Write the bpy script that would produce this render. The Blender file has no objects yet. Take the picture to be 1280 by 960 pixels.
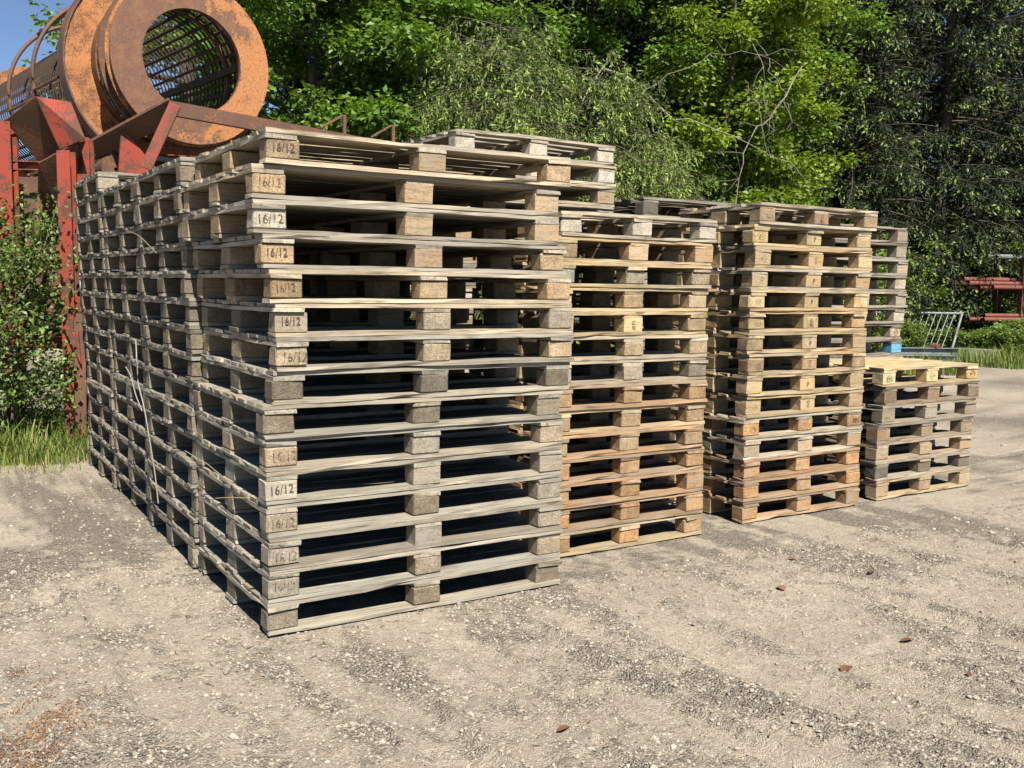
import bpy, bmesh, math, random
import numpy as np
from mathutils import Vector, Matrix
R = math.radians
rng = np.random.default_rng(7)
random.seed(7)
sc = bpy.context.scene
COL = sc.collection

# ------------------------------------------------------------------ camera
cam_d = bpy.data.cameras.new('camera'); cam = bpy.data.objects.new('camera', cam_d); COL.objects.link(cam)
cam_d.sensor_width = 36.0; cam_d.lens = 1211.09 / 1280 * 36; cam_d.clip_start = .05; cam_d.clip_end = 2000
cr = Vector((.84616, -.53275, .01374)); cu = Vector((.04157, .09167, .99492)); cf = Vector((.53130, .84129, -.09971))
M = Matrix((cr, cu, -cf)).transposed().to_4x4(); M.translation = (-1.3432, -4.1450, 1.5833)
cam.matrix_world = M
sc.camera = cam
# ------------------------------------------------------------------ world and sun
SUN = Vector((-.12, -.64, .76)).normalized()           # towards the sun
w = bpy.data.worlds.new('World'); sc.world = w; w.use_nodes = True
nt = w.node_tree; bg = nt.nodes['Background']
sky = nt.nodes.new('ShaderNodeTexSky'); sky.sky_type = 'NISHITA'; sky.sun_disc = False
sky.sun_elevation = math.asin(SUN.z); sky.sun_rotation = math.atan2(SUN.x, SUN.y)
sky.air_density = .6; sky.dust_density = 0; sky.ozone_density = 2.0; sky.altitude = 500
nt.links.new(sky.outputs[0], bg.inputs[0]); bg.inputs[1].default_value = .06
sun_d = bpy.data.lights.new('sun', 'SUN'); sun_d.energy = 5.0; sun_d.angle = R(.53); sun_d.color = (1, .93, .82)
sun = bpy.data.objects.new('sun', sun_d); COL.objects.link(sun)
sun.rotation_euler = SUN.to_track_quat('Z', 'Y').to_euler(); sun.location = (-8, -20, 30)
sc.view_settings.view_transform = 'Standard'; sc.view_settings.look = 'None'
sc.view_settings.exposure = 1.18; sc.view_settings.gamma = 1; sc.view_settings.use_curve_mapping = False
sc.cycles.max_bounces = 6; sc.cycles.diffuse_bounces = 1; sc.cycles.transmission_bounces = 4
sc.cycles.glossy_bounces = 2; sc.cycles.transparent_max_bounces = 6
sc.cycles.use_denoising = True

# ------------------------------------------------------------------ material helpers
def new_mat(name):
    m = bpy.data.materials.new(name); m.use_nodes = True
    t = m.node_tree; b = t.nodes['Principled BSDF']
    return m, t, b
def N(t, kind, **kw):
    n = t.nodes.new('ShaderNode' + kind)
    for k, v in kw.items(): setattr(n, k, v)
    return n
def setin(n, **kw):
    for k, v in kw.items(): n.inputs[k.replace('_', ' ')].default_value = v
def ramp(t, src, stops):
    r = N(t, 'ValToRGB'); e = r.color_ramp.elements
    while len(e) < len(stops): e.new(.5)
    for el, (p, c) in zip(e, stops):
        el.position = p; el.color = (*c, 1) if len(c) == 3 else c
    t.links.new(src, r.inputs[0]); return r.outputs[0]
def g3(v): return (v, v, v)
def mixc(t, a, b, fac, mode='MIX'):
    m = N(t, 'Mix', data_type='RGBA', blend_type=mode)
    for sock, v in ((m.inputs[0], fac), (m.inputs[6], a), (m.inputs[7], b)):
        if hasattr(v, 'links'): t.links.new(v, sock)
        elif isinstance(v, (int, float)): sock.default_value = v
        else: sock.default_value = (*v, 1)
    return m.outputs[2]
def mth(t, op, a, b=None):
    m = N(t, 'Math', operation=op)
    for s, v in zip(m.inputs, (a, b)):
        if v is None: continue
        if hasattr(v, 'links'): t.links.new(v, s)
        else: s.default_value = v
    return m.outputs[0]
def coords(t, scale=(1, 1, 1), shift=True, src='Object'):
    tc = N(t, 'TexCoord'); mp = N(t, 'Mapping')
    v = tc.outputs[src]
    if shift:
        oi = N(t, 'ObjectInfo'); sh = N(t, 'VectorMath', operation='SCALE')
        cx = N(t, 'CombineXYZ'); k = mth(t, 'MULTIPLY', oi.outputs['Random'], 37.0)
        for i in range(3): t.links.new(k, cx.inputs[i])
        ad = N(t, 'VectorMath', operation='ADD'); t.links.new(v, ad.inputs[0]); t.links.new(cx.outputs[0], ad.inputs[1]); v = ad.outputs[0]
    t.links.new(v, mp.inputs['Vector']); mp.inputs['Scale'].default_value = scale
    return mp.outputs[0]
def noise(t, vec, scale, detail=4, rough=.55, dist=0):
    n = N(t, 'TexNoise'); n.inputs['Scale'].default_value = scale; n.inputs['Detail'].default_value = detail
    n.inputs['Roughness'].default_value = rough; n.inputs['Distortion'].default_value = dist
    t.links.new(vec, n.inputs['Vector']); return n.outputs['Fac']
def bump(t, b, h, strength, dist):
    n = N(t, 'Bump'); n.inputs['Strength'].default_value = strength; n.inputs['Distance'].default_value = dist
    t.links.new(h, n.inputs['Height']); t.links.new(n.outputs[0], b.inputs['Normal'])

# board: the tone of each board comes from the object's own colour
def make_board_mat():
    m, t, b = new_mat('weathered_board'); L = t.links.new
    oi = N(t, 'ObjectInfo')
    v = coords(t, (1, 1, 1))
    vs = coords(t, (1.1, 48, 48)); vf = coords(t, (4, 210, 210)); vb = coords(t, (2.6, 9, 9))
    n1 = noise(t, vs, 1.0, 5, .62, .35); n2 = noise(t, vf, 1.0, 3, .6); n3 = noise(t, vb, 1.0, 4, .6)
    c = mixc(t, oi.outputs['Color'], ramp(t, n1, [(.27, g3(.50)), (.42, g3(.86)), (.58, g3(1.03)), (.8, g3(1.16))]), 1, 'MULTIPLY')
    c = mixc(t, c, ramp(t, n2, [(.30, g3(.45)), (.5, g3(1.0)), (.72, g3(1.22))]), .9, 'MULTIPLY')
    # grey weathering in patches, brownish stains
    c = mixc(t, c, (.225, .208, .178), mth(t, 'MULTIPLY', ramp(t, n3, [(.42, g3(0)), (.66, g3(1))]), .6))
    st = noise(t, coords(t, (2.6, 5, 5)), 1.7, 3, .6)
    c = mixc(t, c, (.11, .085, .06), mth(t, 'MULTIPLY', ramp(t, st, [(.54, g3(0)), (.74, g3(1))]), .6))
    # long drying cracks
    ck = noise(t, coords(t, (.8, 42, 42)), 1.0, 2, .5, .2)
    ckm = ramp(t, ck, [(.485, g3(1)), (.5, g3(0)), (.515, g3(1))])
    big = ramp(t, noise(t, vb, 1.6, 2), [(.5, g3(0)), (.62, g3(1))])
    ckf = mth(t, 'MULTIPLY', mth(t, 'SUBTRACT', 1.0, ckm), big)
    c = mixc(t, c, (.035, .028, .02), mth(t, 'MULTIPLY', ckf, .8))
    # knots
    vo = N(t, 'TexVoronoi'); L(coords(t, (2.6, 9, 9)), vo.inputs['Vector']); vo.inputs['Scale'].default_value = 1.0
    kn = ramp(t, vo.outputs['Distance'], [(.07, g3(1)), (.12, g3(0))])
    c = mixc(t, c, (.12, .07, .035), mth(t, 'MULTIPLY', kn, .75))
    L(c, b.inputs['Base Color']); b.inputs['Roughness'].default_value = .85
    b.inputs['Specular IOR Level'].default_value = .2
    h = mth(t, 'ADD', mth(t, 'MULTIPLY', n2, .5), mth(t, 'SUBTRACT', n1, mth(t, 'MULTIPLY', ckf, 1.2)))
    bump(t, b, h, .7, .004)
    return m
def make_chip_mat():
    m, t, b = new_mat('pressed_chip_block'); L = t.links.new
    oi = N(t, 'ObjectInfo')
    vo = N(t, 'TexVoronoi'); L(coords(t, (150, 190, 230)), vo.inputs['Vector']); vo.inputs['Scale'].default_value = 1
    vo2 = N(t, 'TexVoronoi'); L(coords(t, (230, 230, 300)), vo2.inputs['Vector']); vo2.inputs['Scale'].default_value = 1
    sp = N(t, 'SeparateColor'); L(vo.outputs['Color'], sp.inputs[0])
    c = mixc(t, oi.outputs['Color'], ramp(t, sp.outputs[0], [(0, g3(.66)), (.35, g3(.92)), (.7, g3(1.06)), (1, g3(1.32))]), 1, 'MULTIPLY')
    sp2 = N(t, 'SeparateColor'); L(vo2.outputs['Color'], sp2.inputs[0])
    c = mixc(t, c, ramp(t, sp2.outputs[1], [(0, g3(.70)), (.5, g3(1)), (1, g3(1.2))]), .7, 'MULTIPLY')
    n = noise(t, coords(t), 14, 4)
    c = mixc(t, c, ramp(t, n, [(.3, g3(.62)), (.6, g3(1.05)), (.75, g3(1.15))]), .8, 'MULTIPLY')
    L(c, b.inputs['Base Color']); b.inputs['Roughness'].default_value = .92; b.inputs['Specular IOR Level'].default_value = .15
    bump(t, b, mth(t, 'ADD', vo.outputs['Distance'], mth(t, 'MULTIPLY', noise(t, coords(t), 120, 3), .8)), .45, .004)
    return m
def make_solid_block_mat():
    m, t, b = new_mat('sawn_wood_block'); L = t.links.new
    oi = N(t, 'ObjectInfo'); v = coords(t, (1, 1, 1))
    gr = noise(t, coords(t, (7, 7, 95)), 1.0, 4, .6, .6)
    c = mixc(t, oi.outputs['Color'], ramp(t, gr, [(.3, g3(.62)), (.5, g3(1.0)), (.72, g3(1.15))]), .9, 'MULTIPLY')
    n = noise(t, coords(t, (40, 40, 90)), 1.3, 4)
    c = mixc(t, c, ramp(t, n, [(.28, g3(.5)), (.5, g3(1)), (.75, g3(1.15))]), .8, 'MULTIPLY')
    n2 = noise(t, v, 12, 4)
    c = mixc(t, c, (.25, .22, .18), ramp(t, n2, [(.5, g3(0)), (.75, g3(.6))]))
    L(c, b.inputs['Base Color']); b.inputs['Roughness'].default_value = .88; b.inputs['Specular IOR Level'].default_value = .2
    bump(t, b, n, .4, .003)
    return m
MB = make_board_mat(); MC = make_chip_mat(); MS = make_solid_block_mat()
def make_stamp_mat(name, fade):
    m, t, b = new_mat(name)
    b.inputs['Base Color'].default_value = (.06, .045, .032, 1); b.inputs['Roughness'].default_value = .9
    tr = N(t, 'BsdfTransparent'); mx = N(t, 'MixShader'); out = t.nodes['Material Output']
    n = noise(t, coords(t), 260, 3); n2 = noise(t, coords(t), 40, 2)
    f = mth(t, 'ADD', mth(t, 'MULTIPLY', n, .7), mth(t, 'MULTIPLY', n2, .5))
    k = ramp(t, f, [(fade - .06, g3(0)), (fade + .06, g3(1))])
    t.links.new(k, mx.inputs[0]); t.links.new(b.outputs[0], mx.inputs[1]); t.links.new(tr.outputs[0], mx.inputs[2])
    t.links.new(mx.outputs[0], out.inputs[0]); return m
M_ST = [make_stamp_mat('burnt_stamp', .70), make_stamp_mat('faded_stamp', .615), make_stamp_mat('worn_stamp', .57)]

def metal_mat(name, paint, paint2, rust1, rust2, cover, scale=6, rough=.6, speck=.5):
    """painted steel flaking to rust; cover = how much paint is left (0..1)"""
    m, t, b = new_mat(name); L = t.links.new
    v = coords(t, shift=True)
    n = noise(t, v, scale, 8, .62, .3); nf = noise(t, v, scale * 9, 5, .65); ng = noise(t, v, scale * .5, 3)
    rust = mixc(t, rust1, rust2, ramp(t, nf, [(.35, g3(0)), (.65, g3(1))]))
    pc = mixc(t, paint, paint2, ramp(t, ng, [(.35, g3(0)), (.65, g3(1))]))
    k = ramp(t, mth(t, 'ADD', n, mth(t, 'MULTIPLY', mth(t, 'SUBTRACT', nf, .5), speck)), [(.5 + .28 * (cover - .5) * 2 - .02, g3(1)), (.5 + .28 * (cover - .5) * 2 + .02, g3(0))])
    c = mixc(t, rust, pc, k)
    L(c, b.inputs['Base Color'])
    L(ramp(t, k, [(0, g3(.85)), (1, g3(rough))]), b.inputs['Roughness'])
    b.inputs['Specular IOR Level'].default_value = .35
    bump(t, b, mth(t, 'ADD', mth(t, 'MULTIPLY', k, .6), mth(t, 'MULTIPLY', nf, .6)), .5, .004)
    return m
M_RUST = metal_mat('brown_rusted_steel', (.085, .045, .032), (.11, .058, .038), (.075, .036, .022), (.19, .085, .042), .58)
M_ORANGE = metal_mat('orange_flaking_steel', (.36, .155, .055), (.30, .12, .042), (.09, .045, .03), (.15, .07, .04), .60, 9, .65, 1.5)
M_RING = metal_mat('rusted_ring_with_orange_remains', (.165, .082, .055), (.19, .10, .068), (.44, .175, .04), (.5, .21, .055), .60, 2.2, .7, .35)
def ring_side_paint():
    m, t, b = new_mat('ring_orange_on_one_side'); v = coords(t, shift=False); tc = N(t, 'TexCoord'); sx = N(t, 'SeparateXYZ'); t.links.new(tc.outputs['Object'], sx.inputs[0])
    n = noise(t, v, 4.5, 8, .62, .4); nf = noise(t, v, 40, 5, .65)
    d = mth(t, 'ADD', mth(t, 'MULTIPLY', sx.outputs[0], .36), mth(t, 'MULTIPLY', sx.outputs[2], -.12))
    f = mth(t, 'ADD', mth(t, 'ADD', n, d), mth(t, 'MULTIPLY', mth(t, 'SUBTRACT', nf, .5), .55))
    k = ramp(t, f, [(.57, g3(0)), (.60, g3(1))])
    c = mixc(t, mixc(t, mixc(t, (.095, .05, .034), (.15, .078, .05), ramp(t, nf, [(.35, g3(0)), (.65, g3(1))])), (.22, .105, .05), ramp(t, noise(t, coords(t, (1, 1, 1), False), 7, 6, .7), [(.45, g3(0)), (.72, g3(.75))])), mixc(t, (.36, .155, .055), (.17, .08, .042), ramp(t, nf, [(.46, g3(0)), (.68, g3(1))])), k)
    t.links.new(c, b.inputs['Base Color']); b.inputs['Roughness'].default_value = .65; b.inputs['Specular IOR Level'].default_value = .3
    bump(t, b, mth(t, 'ADD', mth(t, 'MULTIPLY', k, .5), nf), .4, .003); return m
M_RING = ring_side_paint()
M_RED = metal_mat('red_painted_steel', (.25, .046, .027), (.215, .04, .025), (.075, .035, .024), (.10, .045, .03), .52, 5, .45, .5)
M_REDRUST = metal_mat('dull_red_rusted_steel', (.22, .05, .03), (.16, .045, .028), (.09, .04, .026), (.13, .055, .035), .55, 5, .6, .5)
M_SCREEN = metal_mat('backlit_dark_screen_steel', (.035, .022, .016), (.045, .028, .02), (.03, .018, .012), (.05, .03, .02), .7)  # near-black base colour has the backlit shade of the grid painted in
M_PIPE = metal_mat('red_primer_steel', (.17, .058, .042), (.145, .048, .035), (.09, .042, .03), (.115, .055, .038), .7, 5, .5)
M_GALV = metal_mat('galvanised_steel', (.17, .185, .19), (.14, .155, .16), (.10, .095, .085), (.14, .13, .115), .7, 5, .45)
M_GREENSTEEL = metal_mat('pale_green_steel', (.30, .36, .24), (.26, .30, .2), (.2, .15, .1), (.3, .25, .18), .8, 5, .5)
M_BRIGHTORANGE = metal_mat('bright_orange_paint', (.62, .12, .02), (.55, .1, .02), (.2, .07, .03), (.25, .1, .04), .85, 6, .45)

# ------------------------------------------------------------------ mesh helpers
def link(name, mesh, mat=None, parent=None, loc=None, rot=None):
    o = bpy.data.objects.new(name, mesh); COL.objects.link(o)
    if mat is not None and mesh is not None and len(mesh.materials) == 0: mesh.materials.append(mat)
    if parent is not None: o.parent = parent
    if loc is not None: o.location = loc
    if rot is not None: o.rotation_euler = rot
    return o
def tag(o, label=None, cat=None, group=None, kind=None):
    if label: o['label'] = label
    if cat: o['category'] = cat
    if group: o['group'] = group
    if kind: o['kind'] = kind
    return o
def empty(name, loc=(0, 0, 0), rz=0):
    o = bpy.data.objects.new(name, None); COL.objects.link(o); o.location = loc; o.rotation_euler = (0, 0, rz)
    o.empty_display_size = .1; return o
def mesh_np(name, V, F, mat=None, smooth=False, tint=None):
    """V (n,3), F (m,k) of equal-sided faces"""
    V = np.asarray(V, dtype=np.float32); F = np.asarray(F, dtype=np.int32)
    me = bpy.data.meshes.new(name); k = F.shape[1]
    me.vertices.add(len(V)); me.vertices.foreach_set('co', V.ravel())
    me.loops.add(F.size); me.loops.foreach_set('vertex_index', F.ravel())
    me.polygons.add(len(F)); me.polygons.foreach_set('loop_start', np.arange(0, F.size, k, dtype=np.int32))
    me.polygons.foreach_set('use_smooth', np.full(len(F), bool(smooth)))
    if tint is not None:
        a = me.attributes.new('tint', 'FLOAT', 'POINT'); a.data.foreach_set('value', np.asarray(tint, dtype=np.float32))
    me.update(calc_edges=True); me.validate()
    if mat: me.materials.append(mat)
    return me
BOXF = [(0, 3, 2, 1), (4, 5, 6, 7), (0, 1, 5, 4), (1, 2, 6, 5), (2, 3, 7, 6), (3, 0, 4, 7)]
def box_mesh(name, sx, sy, sz, mat=None, chamfer=0, seed=None, jit=0):
    bm = bmesh.new(); bmesh.ops.create_cube(bm, size=1)
    rr = random.Random(seed)
    for v in bm.verts:
        v.co = Vector((v.co.x * sx, v.co.y * sy, v.co.z * sz))
        if jit: v.co += Vector((rr.uniform(-jit, jit), rr.uniform(-jit, jit), 0))
    if chamfer: bmesh.ops.bevel(bm, geom=list(bm.edges), offset=chamfer, segments=1, affect='EDGES')
    me = bpy.data.meshes.new(name); bm.to_mesh(me); bm.free()
    if mat: me.materials.append(mat)
    return me
def basis(d, up=(0, 0, 1)):
    d = Vector(d).normalized(); up = Vector(up)
    if abs(d.dot(up)) > .98: up = Vector((0, 1, 0))
    s = d.cross(up).normalized(); return d, s, s.cross(d).normalized()
def bar_mesh(name, p0, p1, wid, hei, mat=None, up=(0, 0, 1), chamfer=.004):
    p0, p1 = Vector(p0), Vector(p1); d, s, n = basis(p1 - p0, up)
    me = box_mesh(name, (p1 - p0).length, wid, hei, mat, chamfer)
    mm = Matrix((d, s, n)).transposed().to_4x4()
    return me, mm, (p0 + p1) / 2
def bar(name, p0, p1, wid, hei, mat, parent, up=(0, 0, 1), chamfer=.004):
    me, mm, c = bar_mesh(name, p0, p1, wid, hei, mat, up, chamfer)
    o = link(name, me, None, parent); mm.translation = c - parent.location; o.matrix_local = mm; return o
def ibeam_mesh(name, L, wid, hei, t, mat):
    x = [-L / 2, L / 2]
    prof = [(-wid/2, -hei/2), (wid/2, -hei/2), (wid/2, -hei/2+t), (t/2, -hei/2+t), (t/2, hei/2-t), (wid/2, hei/2-t), (wid/2, hei/2),
            (-wid/2, hei/2), (-wid/2, hei/2-t), (-t/2, hei/2-t), (-t/2, -hei/2+t), (-wid/2, -hei/2+t)]
    n = len(prof); V = [(xx, a, b) for xx in x for a, b in prof]
    F = [(i, (i+1) % n, n+(i+1) % n, n+i) for i in range(n)] + [tuple(range(n-1, -1, -1)), tuple(range(n, 2*n))]
    me = bpy.data.meshes.new(name); me.from_pydata(V, [], F); me.update(); me.materials.append(mat); return me
def channel_mesh(name, L, wid, hei, t, mat):
    prof = [(-wid/2, -hei/2), (wid/2, -hei/2), (wid/2, -hei/2+t), (-wid/2+t, -hei/2+t), (-wid/2+t, hei/2-t), (wid/2, hei/2-t), (wid/2, hei/2), (-wid/2, hei/2)]
    n = len(prof); V = [(xx, a, b) for xx in (-L/2, L/2) for a, b in prof]
    F = [(i, (i+1) % n, n+(i+1) % n, n+i) for i in range(n)] + [tuple(range(n-1, -1, -1)), tuple(range(n, 2*n))]
    me = bpy.data.meshes.new(name); me.from_pydata(V, [], F); me.update(); me.materials.append(mat); return me
def section_bar(name, fn, p0, p1, wid, hei, t, mat, parent, up=(0, 0, 1), flip=False):
    p0, p1 = Vector(p0), Vector(p1); d, s, n = basis(p1 - p0, up)
    if flip: s, n = -s, -n
    me = fn(name, (p1 - p0).length, wid, hei, t, mat); o = link(name, me, None, parent)
    mm = Matrix((d, s, n)).transposed().to_4x4(); mm.translation = (p0 + p1) / 2 - parent.location; o.matrix_local = mm; return o
def plate(name, pts, th, mat, parent):
    P = [Vector(p) - parent.location for p in pts]; nrm = (P[1] - P[0]).cross(P[2] - P[0]).normalized() * th
    n = len(P); V = P + [p + nrm for p in P]
    F = [tuple(range(n)), tuple(range(2*n-1, n-1, -1))] + [(i, n+i, n+(i+1) % n, (i+1) % n) for i in range(n)]
    me = bpy.data.meshes.new(name); me.from_pydata(V, [], F); me.update()
    bm = bmesh.new(); bm.from_mesh(me); bmesh.ops.recalc_face_normals(bm, faces=bm.faces); bm.to_mesh(me); bm.free()
    return link(name, me, mat, parent)
def tube_np(pts, rads, k=6, cap=False):
    """one tapered tube along pts -> V,F(quads)"""
    P = np.asarray(pts, float); n = len(P); rads = np.broadcast_to(rads, n)
    T = np.gradient(P, axis=0); T /= np.linalg.norm(T, axis=1)[:, None] + 1e-9
    ref = np.array([0, 0, 1.]) if abs(T[0, 2]) < .9 else np.array([1., 0, 0])
    S = np.cross(T, ref); S /= np.linalg.norm(S, axis=1)[:, None] + 1e-9; U = np.cross(S, T)
    a = np.linspace(0, 2*np.pi, k, endpoint=False)
    V = (P[:, None] + rads[:, None, None] * (np.cos(a)[None, :, None] * S[:, None] + np.sin(a)[None, :, None] * U[:, None])).reshape(-1, 3)
    i = np.arange(n-1)[:, None] * k; j = np.arange(k)[None]; j2 = (j+1) % k
    F = np.stack([i+j, i+j2, i+k+j2, i+k+j], -1).reshape(-1, 4)
    return V, F
class Soup:
    def __init__(s): s.V = []; s.F = []; s.n = 0
    def add(s, V, F): s.V.append(V); s.F.append(F + s.n); s.n += len(V)
    def mesh(s, name, mat, smooth=True): return mesh_np(name, np.concatenate(s.V), np.concatenate(s.F), mat, smooth)

# ================================================================== GROUND
PADS = [(-.3, -.35, 6.8, 5.6)]
def vnoise(x, y, seed, f):
    """smooth value noise, vectorised"""
    r = np.random.default_rng(seed); G = r.random((256, 256))
    x = x * f + 100.3; y = y * f + 57.7; xi = np.floor(x).astype(int); yi = np.floor(y).astype(int); fx = x - xi; fy = y - yi
    fx = fx*fx*(3-2*fx); fy = fy*fy*(3-2*fy); g = lambda a, b: G[a % 256, b % 256]
    return (g(xi, yi)*(1-fx)+g(xi+1, yi)*fx)*(1-fy) + (g(xi, yi+1)*(1-fx)+g(xi+1, yi+1)*fx)*fy - .5
def sst(v, a, b):
    k = np.clip((v - a) / (b - a), 0, 1); return k*k*(3-2*k)
def warp(x, y): return x + .30 * vnoise(x, y, 3, .3) + .05 * vnoise(x, y, 4, 1.7) + .09 * y
def rough_mask(x, y):
    """1 = loose gravel thrown up beside the wheel tracks, 0 = packed smooth dirt"""
    x = np.asarray(x, float); y = np.asarray(y, float); wx = warp(x, y)
    m = vnoise(wx, y*.17, 5, 2.4)*.85 + vnoise(wx, y*.22, 24, 6)*.9 + vnoise(wx, y*.3, 26, 11)*.45 + vnoise(x, y, 21, .8)*.45 + vnoise(x, y, 22, 4)*.40 + vnoise(x, y, 23, 14)*.5 + vnoise(x, y, 25, 33)*.4
    m += .30*sst(x, -.75, -.30)*(1-sst(x, .1, .5))*sst(y, -.9, -.2) - .38*(1-sst(x, -.6, -.2))*(1-sst(y, .9, 1.6))*sst(y, -1.0, -.3)
    return sst(m, -.30, .42)
def ground_z(x, y):
    x = np.asarray(x, float); y = np.asarray(y, float)
    # wheel ruts run towards the stacks (world y), slightly wandering, with crumbled crests
    wx = warp(x, y); rgh = rough_mask(x, y)
    n1 = vnoise(wx, y*.17, 5, 2.4); n2 = vnoise(wx, y*.25, 24, 6); n3 = vnoise(wx, y*.3, 26, 11)
    rut = n1*.055 + n2*.036 + np.maximum(0, .10-np.abs(n1-.08))*.30 + np.maximum(0, .09-np.abs(n2))*.20 + np.maximum(0, .08-np.abs(n3))*.07
    roll = vnoise(x, y, 8, .55) * .05
    fine = vnoise(x, y, 9, 5)*.012 + (vnoise(x, y, 10, 13)*.010 + vnoise(x, y, 11, 25)*.012 + vnoise(x, y, 12, 43)*.012) * (.25 + .9*rgh)
    d = np.maximum(np.maximum(-.12 - x, x - 6.6), np.maximum(-.02 - y, y - 6.2))   # distance outside the pallet standing
    k = np.clip((d - .05) / .6, 0, 1); k = k*k*(3-2*k)
    far = np.clip((np.hypot(x, y) - 30) / 40, 0, 1)
    bank = np.clip((y - 14.5) / 12, 0, 1) * 1.2
    return (rut * .9 + roll) * k + fine * (.25 + .75*k) - .006 - .004*(1-k) + bank*(1-far)
def axis(lo, hi, fine, a, b):
    xs = list(np.arange(a, b, fine)); s = fine; v = xs[-1]
    while v < hi: s *= 1.18; v += s; xs.append(v)
    s = fine; v = a; pre = []
    while v > lo: s *= 1.18; v -= s; pre.append(v)
    return np.array(pre[::-1] + xs)
gx = axis(-350, 350, .016, -1.6, 4.6); gy = axis(-350, 350, .016, -2.6, 1.9)
GX, GY = np.meshgrid(gx, gy); GZ = ground_z(GX, GY)
nx, ny = len(gx), len(gy); idx = np.arange(nx*ny).reshape(ny, nx)
GF = np.stack([idx[:-1, :-1], idx[:-1, 1:], idx[1:, 1:], idx[1:, :-1]], -1).reshape(-1, 4)
def make_ground_mat():
    m, t, b = new_mat('sandy_gravel'); L = t.links.new
    tc = N(t, 'TexCoord'); P = tc.outputs['Object']
    def mp(s, rz=0):
        n = N(t, 'Mapping'); n.inputs['Scale'].default_value = s; n.inputs['Rotation'].default_value = (0, 0, rz); L(P, n.inputs['Vector']); return n.outputs[0]
    at = N(t, 'Attribute', attribute_name='tint'); rg = at.outputs['Fac']
    big = noise(t, mp((1, 1, 1)), .7, 4, .6, .4); mid = noise(t, mp((1, 1, 1)), 9, 6, .7); fn = noise(t, mp((1, 1, 1)), 55, 6, .75)
    wide = noise(t, mp((2.2, .7, 1), R(5)), 1.6, 5, .65)
    k = ramp(t, mth(t, 'ADD', rg, mth(t, 'ADD', mth(t, 'MULTIPLY', mth(t, 'SUBTRACT', wide, .5), .9), mth(t, 'MULTIPLY', mth(t, 'SUBTRACT', mid, .5), .9))), [(.12, g3(0)), (.95, g3(1))])
    sm = mixc(t, (.365, .318, .252), (.305, .267, .216), ramp(t, big, [(.35, g3(0)), (.65, g3(1))]))
    c = mixc(t, sm, (.222, .195, .162), k)
    c = mixc(t, c, ramp(t, mid, [(.28, g3(.70)), (.5, g3(1)), (.75, g3(1.16))]), .8, 'MULTIPLY')
    c = mixc(t, c, ramp(t, fn, [(.3, g3(.40)), (.46, g3(1)), (.72, g3(1.25))]), .85, 'MULTIPLY')
    vo = N(t, 'TexVoronoi'); L(mp((1, 1, 1)), vo.inputs['Vector']); vo.inputs['Scale'].default_value = 95
    sp = N(t, 'SeparateColor'); L(vo.outputs['Color'], sp.inputs[0])
    c = mixc(t, c, ramp(t, sp.outputs[0], [(0, g3(.55)), (.25, g3(.92)), (.85, g3(1.08)), (1, g3(1.5))]), mth(t, 'ADD', .35, mth(t, 'MULTIPLY', k, .5)), 'MULTIPLY')
    vo2 = N(t, 'TexVoronoi'); L(mp((1, 1, 1)), vo2.inputs['Vector']); vo2.inputs['Scale'].default_value = 260
    sp2 = N(t, 'SeparateColor'); L(vo2.outputs['Color'], sp2.inputs[0])
    c = mixc(t, c, ramp(t, sp2.outputs[1], [(0, g3(.62)), (.5, g3(1)), (1, g3(1.3))]), .55, 'MULTIPLY')
    L(c, b.inputs['Base Color']); b.inputs['Roughness'].default_value = .97; b.inputs['Specular IOR Level'].default_value = .1
    h = mth(t, 'ADD', mth(t, 'MULTIPLY', vo.outputs['Distance'], mth(t, 'MULTIPLY', mth(t, 'ADD', k, .25), -.9)), mth(t, 'ADD', mth(t, 'MULTIPLY', fn, .8), mth(t, 'MULTIPLY', vo2.outputs['Distance'], -.25)))
    bump(t, b, h, 1.0, .016)
    return m
M_GROUND = make_ground_mat()
g = link('ground', mesh_np('ground', np.stack([GX, GY, GZ], -1).reshape(-1, 3), GF, M_GROUND, True, rough_mask(GX, GY).ravel()))
tag(g, 'pale sandy gravel yard with wheel ruts in front of the pallets', 'ground', kind='structure')

# loose gravel: thousands of pebbles, nobody could count them
def tint_mat(name, stops, rough=.85, bumpy=0, trans=0, gloss=.3):
    m, t, b = new_mat(name); a = N(t, 'Attribute', attribute_name='tint')
    c = ramp(t, a.outputs['Fac'], stops)
    t.links.new(c, b.inputs['Base Color']); b.inputs['Roughness'].default_value = rough; b.inputs['Specular IOR Level'].default_value = gloss
    if trans:
        tl = N(t, 'BsdfTranslucent'); mx = N(t, 'MixShader'); mx.inputs[0].default_value = trans
        t.links.new(mixc(t, c, (1.25, 1.3, .55), 1, 'MULTIPLY'), tl.inputs[0]); out = t.nodes['Material Output']
        t.links.new(b.outputs[0], mx.inputs[1]); t.links.new(tl.outputs[0], mx.inputs[2]); t.links.new(mx.outputs[0], out.inputs[0])
    return m
M_PEB = tint_mat('pebbles', [(0, (.05, .046, .042)), (.15, (.13, .115, .096)), (.5, (.27, .238, .195)), (.85, (.335, .298, .242)), (1, (.40, .365, .305))], .9)
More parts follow.
